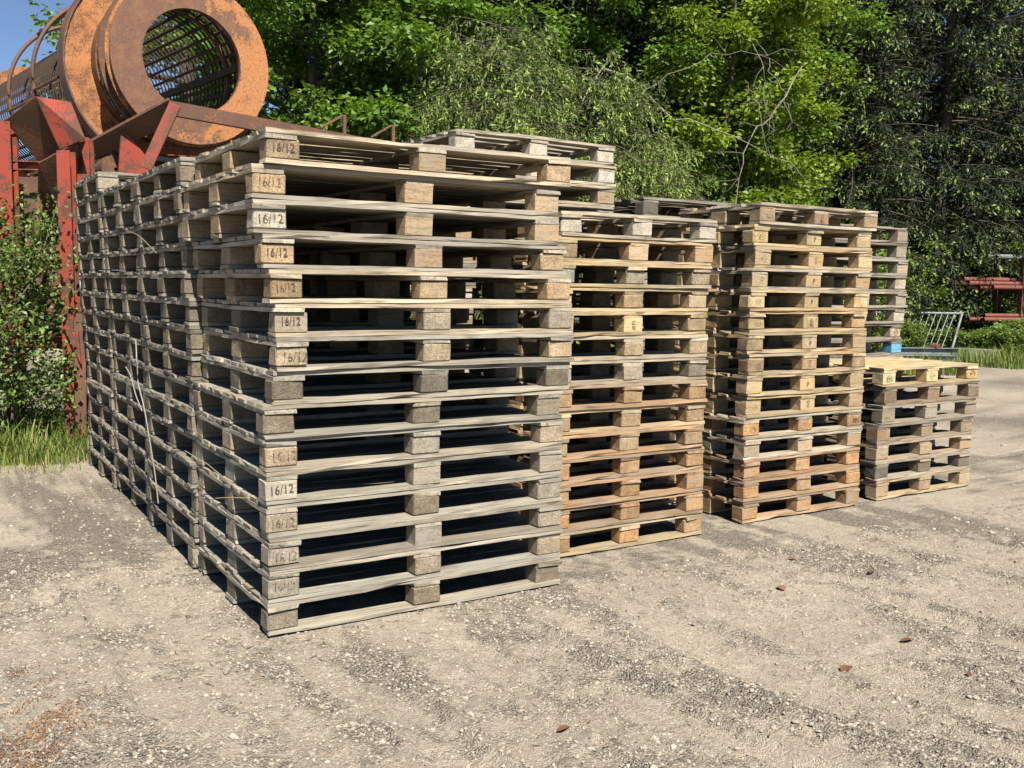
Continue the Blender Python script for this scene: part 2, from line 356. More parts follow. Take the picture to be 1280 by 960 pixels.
def make_stones(n, region, smin, smax, seed, flat=.7, tmode=None):
    r = np.random.default_rng(seed)
    x = r.uniform(region[0], region[1], n); y = r.uniform(region[2], region[3], n)
    ico = [(0, 0, 1), (.9, 0, .25), (.28, .85, .25), (-.73, .53, .25), (-.73, -.53, .25), (.28, -.85, .25), (.7, .5, -.5), (-.3, .85, -.5), (-.9, 0, -.5), (-.3, -.85, -.5), (.7, -.5, -.5)]
    I = np.array(ico); FI = np.array([(0,1,2),(0,2,3),(0,3,4),(0,4,5),(0,5,1),(1,6,2),(2,7,3),(3,8,4),(4,9,5),(5,10,1),(6,7,2),(7,8,3),(8,9,4),(9,10,5),(10,6,1)])
    keep = r.random(n) < .22 + .78*rough_mask(x, y); x, y = x[keep], y[keep]; n = len(x)
    s = smin * (smax/smin) ** (r.random(n)**2.2) / 2
    sc3 = np.stack([s*r.uniform(.8, 1.4, n), s*r.uniform(.7, 1.1, n), s*flat*r.uniform(.6, 1.2, n)], -1)
    an = r.uniform(0, 2*np.pi, n); ca, sa = np.cos(an), np.sin(an)
    V = I[None] * sc3[:, None] * r.uniform(.75, 1.25, (n, 11, 1))
    V = np.stack([V[..., 0]*ca[:, None]-V[..., 1]*sa[:, None], V[..., 0]*sa[:, None]+V[..., 1]*ca[:, None], V[..., 2]], -1)
    z = ground_z(x, y) + sc3[:, 2]*.3
    V += np.stack([x, y, z], -1)[:, None]
    F = FI[None] + (np.arange(n)*11)[:, None, None]
    t = np.repeat(np.clip(r.normal(.5, .2, n) if tmode is None else r.uniform(*tmode, n), 0, 1), 11)
    return V.reshape(-1, 3), F.reshape(-1, 3), t
parts = [make_stones(90000, (-1.7, 4.3, -2.7, 1.5), .006, .019, 1), make_stones(900, (-2.2, 5, -3.0, 1.6), .014, .036, 2),
         make_stones(16000, (-2, 13, -2.5, 7.5), .010, .030, 3), make_stones(4000, (-2.2, 0, .4, 6), .006, .024, 4)]
ex = []
off = 0; VV = []; FF = []; TT = []
for V, F, t in parts:
    c = V.reshape(-1, 11, 3).mean(1); ok = ~((c[:, 0] > 0) & (c[:, 0] < 6.45) & (c[:, 1] > .03) & (c[:, 1] < 5.0))
    Vk = V.reshape(-1, 11, 3)[ok].reshape(-1, 3); nk = ok.sum()
    VV.append(Vk); FF.append(F[:nk*15] + off); TT.append(t.reshape(-1, 11)[ok].ravel()); off += len(Vk)
gv = link('gravel', mesh_np('gravel', np.concatenate(VV), np.concatenate(FF), M_PEB, False, np.concatenate(TT)))
tag(gv, 'loose grey and beige pebbles strewn over the yard', 'gravel', kind='stuff')
# rusty brown bud scales, washed together bottom left
r = np.random.default_rng(21); pp = []
for cx, cy, n, sx, sy, an in ((-1.06, -.62, 900, .16, .035, .75), (-1.02, -.78, 700, .10, .05, .9), (-.98, -.45, 130, .06, .03, .5), (-1.02, -.28, 160, .07, .025, .4), (-.93, -.52, 120, .05, .04, 0), (-.86, -.60, 150, .06, .05, .5), (-.98, .1, 90, .04, .03, .3), (-.9, -.1, 70, .05, .02, .5), (-.8, -.35, 50, .06, .03, .5)):
    q = r.normal(0, 1, (n, 2)) * (sx, sy); ca, sa = math.cos(an), math.sin(an)
    pp.append(np.stack([cx + q[:, 0]*ca - q[:, 1]*sa, cy + q[:, 0]*sa + q[:, 1]*ca], -1))
pp = np.concatenate(pp); n = len(pp); z = ground_z(pp[:, 0], pp[:, 1]) + r.uniform(.003, .009, n)
P = np.stack([pp[:, 0], pp[:, 1], z], -1); d = r.normal(0, 1, (n, 3)); d[:, 2] *= .5; d /= np.linalg.norm(d, axis=1)[:, None]
s = np.cross(d, r.normal(0, 1, (n, 3))); s /= np.linalg.norm(s, axis=1)[:, None]; l = r.uniform(.002, .006, n)[:, None]
V = np.stack([P - d*l, P + s*l*.6, P + d*l, P - s*l*.6], 1).reshape(-1, 3); F = np.arange(n*4).reshape(-1, 4)
M_BUD = tint_mat('dry_bud_scales', [(0, (.10, .05, .027)), (1, (.27, .14, .07))], .9)
bs = link('fallen_bud_scales', mesh_np('fallen_bud_scales', V, F, M_BUD, False, np.repeat(r.random(n), 4)))
tag(bs, 'rusty orange bud scales washed into streaks on the gravel', 'plant litter', kind='stuff')

# ================================================================== PALLETS
def board_mesh(name, Lx, wy, tz, seed):
    rr = np.random.default_rng(seed); n = 10
    xs = np.linspace(-.5, .5, n+1) * Lx
    V = []
    bow = rr.normal(0, .0012); wv = rr.normal(0, .0009, (n+1, 4, 2))
    chip = np.zeros((n+1, 4))
    for k in range(rr.integers(3, 8)): ci = rr.choice([0, n, rr.integers(1, n), rr.integers(1, n)]); chip[ci, rr.integers(0, 4)] += rr.uniform(.002, .005 if ci in (0, n) else .012)
    ends = rr.normal(0, .003, (2, 4))
    for i, x in enumerate(xs):
        for k, (sy, sz) in enumerate(((-1, -1), (1, -1), (1, 1), (-1, 1))):
            y = sy * (wy/2 - chip[i, k]) + wv[i, k, 0]*1.5; zz = sz * (tz/2 - .0006 - chip[i, k]*.45) + wv[i, k, 1]*1.1 + bow*2.2*(4*(i/n)*(1-i/n) - .5)
            xx = x + (ends[0, k] if i == 0 else ends[1, k] if i == n else 0)
            V.append((xx, y, zz))
    F = [(4*i+k, 4*i+(k+1) % 4, 4*i+4+(k+1) % 4, 4*i+4+k) for i in range(n) for k in range(4)] + [(3, 2, 1, 0), (4*n, 4*n+1, 4*n+2, 4*n+3)]
    F = [tuple(reversed(f)) for f in F]
    return mesh_np(name, V, F, MB)
def block_mesh(name, sx, sy, sz, seed, chip):
    return box_mesh(name, sx, sy, sz - .001, MC if chip else MS, .006 if chip else .002, seed, .003)
_cache = {}
def variants(kind, *dims, n=10):
    key = (kind,) + tuple(round(d, 4) for d in dims)
    if key not in _cache:
        if kind == 'board': _cache[key] = [board_mesh('board', *dims, seed=hash(key[1:]) % 9999 + i) for i in range(n)]
        else: _cache[key] = [block_mesh('block', *dims, seed=i, chip=(kind == 'chip')) for i in range(n)]
    return random.choice(_cache[key])
TYPES = {  # length, depth, board thickness, block height, deck boards [(centre y, width)]
    'large': (1.6, 1.2, .0205, .0879, [(.059 + i*.13525, .118) for i in range(9)]),
    'euro': (1.2, .8, .0202, .0834, [(.0725, .145), (.2325, .1), (.4, .145), (.5675, .1), (.7275, .145)]),
    'middle': (1.3, 1.1, .0202, .0834, [(.05 + i*.1666, .12) for i in range(7)]),
}
def vary(c, amt=.12):
    k = .84 * (1 + random.gauss(0, amt)); h = random.gauss(0, amt*.3)
    return (max(.02, c[0]*k*(1+h)), max(.02, c[1]*k), max(.02, c[2]*k*(1-h)), 1)
PALLETS = {}
def pallet(typ, x, y, z, yaw, board_c, block_c, solid=0, label='', group='', mix=None):
    """x,y = front left corner of its footprint"""
    W, D, tb, hb, deck = TYPES[typ]
    root = empty('wooden_pallet', (x + W/2, y + D/2, z), yaw); tag(root, label, 'pallet', group)
    J = lambda s=.003: random.gauss(0, s)
    def bd(nm, L, wd, cx, cy, cz, rot):
        o = link(nm, variants('board', L, wd, tb), None, root, (cx - W/2 + J(), cy - D/2 + J(.0045), cz), (math.pi*random.randint(0, 1), 0, rot + J(.0025) + math.pi*random.randint(0, 1)))
        o.color = vary(board_c if not mix or random.random() > .25 else mix); return o
    ys = ((.05, .1), (D/2, .145), (D-.05, .1)); xs = (.0725, W/2, W-.0725)
    for cy, wd in ys: bd('bottom_board', W, wd, W/2, cy, tb/2, 0)
    blocks = {}
    all_solid = random.random() < solid
    for i, cx in enumerate(xs):
        for j, (cy, wd) in enumerate(ys):
            sl = all_solid if random.random() > .12 else not all_solid
            o = link('block', variants('solid' if sl else 'chip', .145, wd, hb), None, root,
                     (cx - W/2 + J(.0035), cy - D/2 + abs(J(.005))*(1 if j == 0 else -1), tb + hb/2), (0, 0, J(.012) + math.pi*random.randint(0, 1)))
            o.color = vary(block_c, .14); blocks[i, j] = o
    for cx in xs: bd('stringer_board', D, .145, cx, D/2, 1.5*tb + hb, math.pi/2)
    for cy, wd in deck: bd('deck_board', W, wd - .004, W/2, cy, 2.5*tb + hb, 0)
    root['_b'] = 0; del root['_b']
    return root, blocks
def stamp_mesh(text, height, squeeze, mat):
    key = ('txt', text, height, squeeze, mat.name)
    if key in _cache: return _cache[key]
    lines = text.split('|')
    cu_ = bpy.data.curves.new('stamp', 'FONT'); cu_.body = '\n'.join(lines); cu_.align_x = 'CENTER'; cu_.align_y = 'CENTER'
    cu_.size = height / .69; cu_.space_line = .82; cu_.resolution_u = 3; cu_.offset = height*.012
    ob = bpy.data.objects.new('tmp', cu_); COL.objects.link(ob)
    dg = bpy.context.evaluated_depsgraph_get(); dg.update()
    me = bpy.data.meshes.new_from_object(ob.evaluated_get(dg)); bpy.data.objects.remove(ob); bpy.data.curves.remove(cu_)
    co = np.zeros(len(me.vertices)*3, np.float32); me.vertices.foreach_get('co', co); co = co.reshape(-1, 3)
    co[:, 1] -= (co[:, 1].max() + co[:, 1].min())/2
    co[:, 0] *= squeeze; co = np.stack([co[:, 0], -co[:, 2], co[:, 1]], -1); me.vertices.foreach_set('co', co.ravel())
    me.materials.clear(); me.materials.append(mat); me.update(); _cache[key] = me; return me
def stamp(block, text, height, squeeze, fade=0, dx=0, dz=0, sy=.1, tilt=0):
    me = stamp_mesh(text, height, squeeze, M_ST[fade])
    o = link('stamp', me, None, block); rz = block.rotation_euler.z
    fl = 1 if math.cos(rz) > 0 else -1          # the block may be turned round
    o.location = (dx*fl, -fl*(sy/2 + .0036), dz); o.rotation_euler = (0, tilt, 0 if fl > 0 else math.pi)
    return o
def ring_stamp(block, rx, rz_, fade=1, dx=0, sy=.1):
    key = ('ringstamp', rx, rz_, fade)
    if key not in _cache:
        V = []; F = []; k = 20
        for i in range(k):
            a = 2*math.pi*i/k
            for q in (1, .80): V.append((rx*q*math.cos(a), 0, rz_*q*math.sin(a)))
        F = [(2*i, 2*((i+1) % k), 2*((i+1) % k)+1, 2*i+1) for i in range(k)]
        F = [tuple(reversed(f)) for f in F]
        b0 = len(V)
        for xx in (-.45, -.15, .15, .45):      # the faint letters inside the oval
            V += [(rx*(xx-.08), 0, -rz_*.35), (rx*(xx+.08), 0, -rz_*.35), (rx*(xx+.08), 0, rz_*.35), (rx*(xx-.08), 0, rz_*.35)]
            F.append((b0, b0+1, b0+2, b0+3)); b0 += 4
        _cache[key] = mesh_np('stamp', V, F, M_ST[fade])
    o = link('stamp', _cache[key], None, block); fl = 1 if math.cos(block.rotation_euler.z) > 0 else -1
    o.location = (dx*fl, -fl*(sy/2 + .0036), 0); o.rotation_euler = (0, 0, 0 if fl > 0 else math.pi); return o

GREY = (.335, .298, .238); BEIGE = (.43, .36, .26); GREYGREEN = (.335, .302, .235); HONEY = (.44, .325, .18); ORANGE = (.36, .235, .135); FRESH = (.62, .465, .24); DARKGREY = (.215, .188, .15)
CB = (.33, .248, .155); CBG = (.285, .245, .187); CBO = (.35, .22, .115); CBY = (.40, .30, .165); CBD = (.19, .157, .115)
LG = (.275, .245, .198); CBL = (.25, .213, .162)
NTH = ['', 'second', 'third', 'fourth', 'fifth', 'sixth', 'seventh', 'eighth', 'ninth', 'tenth', 'eleventh', 'twelfth', 'thirteenth', 'fourteenth', 'fifteenth']
ORD = ['bottom one'] + [n + ' from bottom' for n in NTH[1:]]
TOPW = ['topmost'] + [n + ' from top' for n in NTH[1:6]]
def place_word(k, n):
    t = n - 1 - k
    return TOPW[t] if t < min(6, n//2) else ORD[k]
def stack(typ, x, y, n, where, group, tone, blk, solid, dxs=None, dys=None, yaw0=0., sd=.006, yawsd=.005, look=None):
    W, D, tb, hb, deck = TYPES[typ]; h = 3*tb + hb + .0004; out = []
    for k in range(n):
        dx = (dxs[k] if dxs else 0) + random.gauss(0, sd); dy = (dys[k] if dys else 0) + random.gauss(0, sd*.7)
        bc = tone(k); cc = blk(k)
        lk = look(k) if look else 'weathered'
        lab = f'{lk} pallet, {place_word(k, n)} of {where}'
        out.append(pallet(typ, x + dx, y + dy, .001 + k*h, yaw0 + random.gauss(0, yawsd), bc, cc, solid, lab, group))
    return out
def pick(*opts):
    return lambda k: random.choice(opts)
# -- stack A, nearest: 15 large pallets stamped 16/12
dxA = [0, 0, .002, 0, -.004, -.006, -.012, .03, .042, .038, .018, -.004, -.045, -.048, .012]
dyA = [0, 0, 0, .004, 0, .004, .0, -.01, -.012, -.01, -.012, .004, .012, .012, -.012]
def toneA(k): return random.choice([GREYGREEN, GREY, GREYGREEN]) if k < 8 else random.choice([BEIGE, GREY, BEIGE]) if k < 14 else BEIGE
def blkA(k): return random.choice([CBD, CBG]) if k < 8 else random.choice([CB, CBG, CB])
solA = {3: 0, 4: 1, 12: 1, 13: 1, 5: .0}
A = []
hA = 3*.0205 + .0879 + .0004
ST = {14: 0, 13: 1, 12: 1, 11: 0, 10: 1, 9: 0, 8: 1, 5: 2, 4: 0, 3: 1, 2: 2, 1: 2}
for k in range(15):
    lk = 'large grey' if k < 8 else 'large beige'
    if k in ST: lk += ' 16/12-stamped'
    rt, bl = pallet('large', dxA[k], dyA[k], .001 + k*hA, random.gauss(0, .003), toneA(k), blkA(k), 1 if k in (4, 12, 13) else 0,
                    f'{lk} pallet, {place_word(k, 15)} of the nearest stack', 'large pallets in the nearest stack')
    if k in ST: stamp(bl[0, 0], '16/12', random.choice([.036, .039, .041]), random.choice([.78, .84, .88]), ST[k], random.uniform(-.008, .012), random.uniform(-.006, .012), tilt=random.gauss(0, .035))
    if k in (4, 12): bl[0, 0].color = (.35, .315, .25, 1)
# -- three more stacks of the same pallets behind it
leanL = lambda n, a: [a * max(0, (k-7)/8) for k in range(n)]
stack('large', -.01, 1.225, 15, 'the second stack back on the left side', 'large pallets in the second stack back', pick(LG, DARKGREY), pick(CBD, CBD, CBL), .15, leanL(15, -.05), look=lambda k: 'large grey')
stack('large', 0, 2.455, 15, 'the third stack back on the left side', 'large pallets in the third stack back', pick(LG, DARKGREY), pick(CBD, CBD, CBL), .15, leanL(15, -.05), look=lambda k: 'large grey')
stack('large', 0, 3.69, 16, 'the rear left stack by the red frame', 'large pallets in the rear left stack', pick(LG, DARKGREY), pick(CBD, CBD, CBL), .15, leanL(16, -.06), look=lambda k: 'large grey')
# -- B: second stack along the front
dxB = [0, 0, .004, 0, -.006, 0, .005, .0, .012, 0, 0, .014, .03, .045]
def toneB(k): return random.choice([ORANGE, ORANGE, HONEY]) if k < 7 else random.choice([HONEY, BEIGE, BEIGE])
def blkB(k): return random.choice([CBO, CBO, CB]) if k < 7 else random.choice([CB, CB, CBG])
B = stack('euro', 1.81, .42, 14, 'the second stack along the front row', 'pallets in the second stack along the front', toneB, blkB, .1, dxB,
          look=lambda k: 'orange-brown' if k < 7 else 'pale brown')
stamp(B[9][1][1, 0], '02|96', .026, .8, 0); B[9][1][1, 0].color = (.47, .35, .185, 1)
for key in ((0, 0), (1, 0), (2, 0)): B[13][1][key].color = (.36, .325, .262, 1)
# -- behind B, taller
stack('middle', 1.74, 1.46, 18, 'the tallest stack behind the front row', 'pallets in the tallest stack', pick(GREY, BEIGE, GREY), pick(CB, (.46, .41, .33)), .5, [0]*15 + [.02, .02, .0], look=lambda k: 'greyish open-decked')
# -- C: third along the front, honey coloured
dxC = [0, 0, -.004, 0, -.012, 0, 0, .0, 0, .0, .0, .005, .02, .015, .055]
C = stack('euro', 3.46, .49, 15, 'the third stack along the front row', 'honey-coloured pallets in the third stack',
          lambda k: random.choice([HONEY, BEIGE, FRESH, HONEY]) if k > 4 else random.choice([HONEY, BEIGE, ORANGE]), lambda k: random.choice([CBY, CBY, CB]) if k > 4 else random.choice([CBO, CB]), .55, dxC,
          look=lambda k: 'honey-coloured' if k > 4 else 'brown')
for k, tx in {14: '02|96', 13: 'P', 12: '02|96', 11: 'P', 10: 'P', 9: '02|96', 8: 'P', 7: '02|96', 6: 'P', 5: '02|96'}.items():
    stamp(C[k][1][1, 0], tx, .026 if '|' in tx else .034, .8, 0 if tx == 'P' else 1)
stamp(C[4][1][2, 0], 'FIN', .036, .85, 0, .01)
for k in (14, 13, 12, 11, 10, 9, 7, 5, 4): ring_stamp(C[k][1][0, 0], .028, .020, 2, .01)
ring_stamp(C[4][1][1, 0], .045, .012, 2)
# -- C2 behind C, large pallets
stack('large', 3.22, 1.37, 15, 'the wide stack behind the honey-coloured one', 'large pallets in the wide stack behind', pick(GREY, DARKGREY), pick(CB, CBD), .2, look=lambda k: 'large dark grey')
# -- D: low stack at the right end
dxD = [0, -.012, 0, -.01, .02, .06, .02]
def toneD(k): return [HONEY, (.33, .265, .19), (.40, .32, .22), (.24, .185, .135), (.34, .275, .2), (.25, .185, .13), FRESH][k]
def blkD(k): return [CB, CBD, CB, (.24, .17, .105), CBG, (.2, .14, .09), (.60, .43, .21)][k]
D_ = stack('euro', 4.90, .52, 7, 'the low stack at the right end', 'pallets in the low stack', toneD, blkD, 1, dxD, look=lambda k: ['light brown', 'grey-brown', 'light brown', 'dark brown', 'grey-brown', 'dark brown', 'fresh yellow'][k])
for i in (0, 1, 2): ring_stamp(D_[6][1][i, 0], .034, .026, 1)
# -- D2: tall grey stack behind D
D2 = stack('euro', 5.25, 1.47, 15, 'the tall grey stack behind the low one', 'pallets in the tall grey stack', pick(GREY, DARKGREY), pick(CBG, (.40, .34, .25)), .6, [0]*7 + [-.03, -.03, .0, .01, .0, .01, -.01, -.01], look=lambda k: 'blue-blocked grey' if k == 7 else 'grey weathered')
D2[7][1][2, 0].color = (.10, .28, .42, 1); D2[7][1][1, 0].color = (.12, .26, .38, 1)
ring_stamp(D2[8][1][2, 0], .034, .028, 1)

# ================================================================== TROMMEL
Cc = Vector((1.138, 5.593, 3.697)); yawT = .142
av = Vector((-math.sin(yawT), math.cos(yawT), 0)); bv = Vector((math.cos(yawT), math.sin(yawT), 0))
drum = empty('trommel_screen_drum', Cc, yawT)
tag(drum, 'rusty orange and brown screening drum on the red steel frame', 'screening drum')
def lathe(name, prof, mat, parent, k=72, closed=True, smooth=True):
    """prof: (radius, s) pairs; s runs along local +Y (drum axis)"""
    V = []; n = len(prof)
    for i in range(k):
        a = 2*math.pi*i/k
        for rr_, s_ in prof: V.append((rr_*math.cos(a), s_, rr_*math.sin(a)))
    F = []
    m = n if closed else n-1
    for i in range(k):
        i2 = (i+1) % k
        for j in range(m): F.append((i*n+j, i*n+(j+1) % n, i2*n+(j+1) % n, i2*n+j))
    me = mesh_np(name, V, F, mat)
    bm = bmesh.new(); bm.from_mesh(me); bmesh.ops.recalc_face_normals(bm, faces=bm.faces)
    for f_ in bm.faces: f_.smooth = True
    for e in bm.edges:
        if len(e.link_faces) == 2 and e.calc_face_angle(0) > .5: e.smooth = False
    bm.to_mesh(me); bm.free()
    return link(name, me, None, parent)
lathe('front_ring', [(.485, 0), (.78, 0), (.78, .025), (.485, .025)], M_RING, drum)
lathe('opening_collar', [(.485, .026), (.497, .026), (.497, .06), (.485, .06)], M_RUST, drum)
lathe('neck', [(.735, .026), (.75, .026), (.75, .30), (.735, .30)], M_RUST, drum)
lathe('flange_collar', [(.735, .50), (.75, .50), (.75, .64), (.735, .64)], M_RUST, drum)
lathe('thin_orange_ring', [(.751, .07), (.80, .07), (.80, .085), (.751, .085)], M_ORANGE, drum)
lathe('stiffening_ring', [(.751, .20), (.815, .20), (.815, .23), (.751, .23)], M_RUST, drum)
lathe('large_flange', [(.751, .635), (.99, .635), (.99, .70), (.751, .70)], M_ORANGE, drum)
lathe('tyre_rim', [(.991, .615), (1.01, .615), (1.01, .80), (.991, .80)], M_RUST, drum)
RB = .65
bar_l = 5.3; s0 = .10
bm_ = box_mesh('screen_bar', .028, bar_l, .026, M_SCREEN)
for i in range(34):
    a = 2*math.pi*i/34
    link('screen_bar', bm_, None, drum, (RB*math.cos(a), s0 + bar_l/2, RB*math.sin(a)), (0, math.pi/2 - a, 0))
k_ = 34; V = []; F = []
for i in range(k_):
    a = 2*math.pi*(i+.5)/k_
    for rr_, s_ in ((RB+.013, -.008), (RB+.027, -.008), (RB+.027, .008), (RB+.013, .008)): V.append((rr_*math.cos(a), s_, rr_*math.sin(a)))
F = [(i*4+j, ((i+1) % k_)*4+j, ((i+1) % k_)*4+(j+1) % 4, i*4+(j+1) % 4) for i in range(k_) for j in range(4)]
sr = mesh_np('screen_ring', V, F, M_SCREEN)
for i in range(54): link('screen_ring', sr, None, drum, (0, s0 + .05 + i*.098, 0))
for i in range(3):
    a = 2*math.pi*(i+.06)/3
    link('lifter_beam', box_mesh('lifter_beam', .07, bar_l, .05, M_SCREEN), None, drum, ((RB-.05)*math.cos(a), s0+bar_l/2, (RB-.05)*math.sin(a)), (0, math.pi/2-a, 0))
for s_ in (.60, 3.3): lathe('support_band', [(RB-.035, s_), (RB-.012, s_), (RB-.012, s_+.07), (RB-.035, s_+.07)], M_RUST, drum)
lathe('rear_flange', [(.60, 5.42), (.80, 5.42), (.80, 5.48), (.60, 5.48)], M_ORANGE, drum)

fr = empty('steel_support_frame', (0.6, 6.0, 0))
tag(fr, 'red and rust-brown steel frame with chute carrying the screening drum', 'steel frame')
def LT(b, s, dz): return Cc + bv*b + av*s + Vector((0, 0, dz))
section_bar('front_beam', channel_mesh, (.79, 5.16, 3.16), (3.27, 5.476, 3.02), .07, .125, .009, M_RUST, fr, flip=True)
plate('wing_plate', [(.789, 5.102, 3.213), (.228, 5.653, 2.865), (.31, 6.006, 2.771), (.794, 5.493, 3.023)], .012, M_RUST, fr)
bar('wing_edge', (.789, 5.098, 3.226), (.226, 5.650, 2.878), .02, .028, M_RUST, fr)
bar('brace', (.835, 5.06, 3.18), (.587, 5.15, 2.60), .02, .115, M_REDRUST, fr, up=(.8, -.6, 0))
plate('gusset', [(.455, 5.50, 3.0), (.945, 5.56, 2.45), (.40, 5.46, 2.45)], .02, M_RED, fr)
section_bar('inner_beam', channel_mesh, (.55, 6.0, 2.78), (2.3, 6.25, 2.83), .07, .12, .009, M_REDRUST, fr)
section_bar('cross_rail', channel_mesh, (.485, 6.385, 2.62), (2.5, 6.62, 2.62), .06, .10, .008, M_RED, fr)
bar('pale_rail', (.62, 5.86, 2.80), (1.5, 5.99, 2.76), .03, .045, M_GALV, fr)
section_bar('post', ibeam_mesh, (-.43, 6.22, -.05), (-.43, 6.22, 3.05), .13, .13, .012, M_RED, fr, up=(.53, .84, 0))
section_bar('post', ibeam_mesh, (-.0, 5.66, -.05), (-.0, 5.66, 2.76), .12, .13, .012, M_RED, fr, up=(.53, .84, 0))
section_bar('post', ibeam_mesh, (.22, 6.02, -.05), (.22, 6.02, 2.94), .12, .12, .012, M_RED, fr, up=(.53, .84, 0))
section_bar('post', ibeam_mesh, (2.2, 5.95, -.05), (2.2, 5.95, 2.80), .12, .12, .012, M_RED, fr, up=(.53, .84, 0))
section_bar('post', ibeam_mesh, (3.2, 5.56, -.05), (3.2, 5.56, 2.98), .10, .10, .010, M_RUST, fr, up=(.53, .84, 0))
section_bar('post', ibeam_mesh, (.55, 9.9, -.05), (.55, 9.9, 2.7), .12, .12, .012, M_RED, fr, up=(.53, .84, 0))
section_bar('post', ibeam_mesh, (-1.3, 9.6, -.05), (-1.3, 9.6, 2.7), .12, .12, .012, M_RED, fr, up=(.53, .84, 0))
section_bar('long_beam', channel_mesh, (.22, 6.1, 2.62), (-.42, 10.6, 2.62), .08, .16, .01, M_REDRUST, fr)
section_bar('long_beam', channel_mesh, (2.1, 6.1, 2.62), (1.46, 10.6, 2.62), .08, .16, .01, M_REDRUST, fr)
section_bar('side_rail', channel_mesh, (-.41, 6.27, 2.66), (.18, 6.16, 2.68), .06, .085, .008, M_RED, fr)
section_bar('low_rail', channel_mesh, (-1.4, 6.9, 1.72), (.057, 5.95, 1.74), .06, .10, .008, M_REDRUST, fr)
section_bar('low_rail', channel_mesh, (-1.4, 6.9, 1.0), (.057, 5.95, 1.0), .06, .10, .008, M_REDRUST, fr)
plate('chute_side', [(-.446, 6.161, 3.054), (-.211, 5.918, 3.26), (.02, 6.18, 2.84), (-.155, 6.33, 2.71)], .012, M_RUST, fr)
plate('chute_face', [(-.205, 5.918, 3.265), (.097, 5.963, 3.255), (.171, 5.70, 2.894), (-.018, 5.90, 2.802)], .012, M_RED, fr)
plate('chute_under', [(-.155, 6.33, 2.70), (.02, 6.18, 2.83), (.171, 5.72, 2.88), (.10, 6.4, 2.5)], .012, M_RUST, fr)
plate('hopper_plate', [(-.199, 5.958, 2.666), (.124, 5.80, 2.870), (.233, 6.648, 1.755), (-.144, 6.876, 1.668)], .012, M_RUST, fr)
plate('hopper_plate', [(-.9, 7.0, 2.6), (.1, 6.5, 2.6), (.1, 6.5, .9), (-.9, 7.0, .9)], .012, M_RUST, fr)
plate('slanting_plate', [(-.205, 6.048, 2.386), (-.171, 6.013, 2.275), (-.26, 6.015, 1.70), (-.36, 6.071, 1.70)], .015, M_RUST, fr)
def rod(name, pts, rad, mat, parent, k=8):
    V, F = tube_np(np.array([list(Vector(p) - parent.location) for p in pts]), rad, k)
    o = link(name, mesh_np(name, V, F, mat, True), None, parent); return o
rod('cable', [(.001, 5.60, 2.62), (-.1, 5.75, 2.2), (-.211, 5.9, 1.80)], .006, M_GALV, fr, 5)
rod('cable', [(-.006, 5.60, 2.30), (-.1, 5.75, 2.0), (-.177, 5.9, 1.70)], .006, M_GALV, fr, 5)
plate('bracket', [(-.075, 5.56, 1.15), (.03, 5.50, 1.12), (.045, 5.48, .82), (-.035, 5.945, .80)], .02, M_RED, fr)
bar('base_post', (.055, 5.60, 1.28), (.03, 5.58, -.05), .10, .12, M_RUST, fr)
# guard hoops round the drum, with tie bars
def hoop(s_, rad, a0, a1):
    pts = [LT(rad*math.cos(a), s_, rad*math.sin(a)) for a in np.linspace(a0, a1, 26)]
    return rod('guard_hoop', pts, .022, M_RUST, fr, 8)
hoop(1.9, .95, R(100), R(205)); hoop(3.1, .90, R(100), R(205))
for s_a, s_b, rr_, a in ((1.9, 1.0, .95, R(188)), (3.1, 1.9, .92, R(192)), (3.1, 1.9, .92, R(128))): rod('tie_bar', [LT(rr_*math.cos(a), s_a, rr_*math.sin(a)), LT(rr_*math.cos(a), s_b, rr_*math.sin(a))], .016, M_RUST, fr, 6)
rod('hoop_leg', [LT(.95*math.cos(R(205)), 1.9, .95*math.sin(R(205))), LT(-.9, 1.9, -1.0)], .02, M_RUST, fr, 6)
rod('hoop_leg', [LT(.90*math.cos(R(205)), 3.1, .90*math.sin(R(205))), LT(-.86, 3.1, -1.0)], .02, M_RUST, fr, 6)
for bx in (-.55, .55):      # cradle rollers under the tyre
    o = lathe('roller', [(.02, .60), (.14, .60), (.14, .82), (.02, .82)], M_RUST, fr, 24); o.location = LT(bx, 0, -1.0-.02) - fr.location; o.rotation_euler = (0, 0, yawT)
for (x, y, z), d_ in (((2.61, 5.42, 3.06), 1), ((3.20, 5.50, 3.03), 1)):
    bar('conveyor_upright', (x, y, z), (x, y, z + .26), .035, .035, M_RUST, fr)
    bar('conveyor_stay', (x - .02, y, z + .25), (x - .27, y - .03, z + .10), .022, .022, M_RUST, fr)

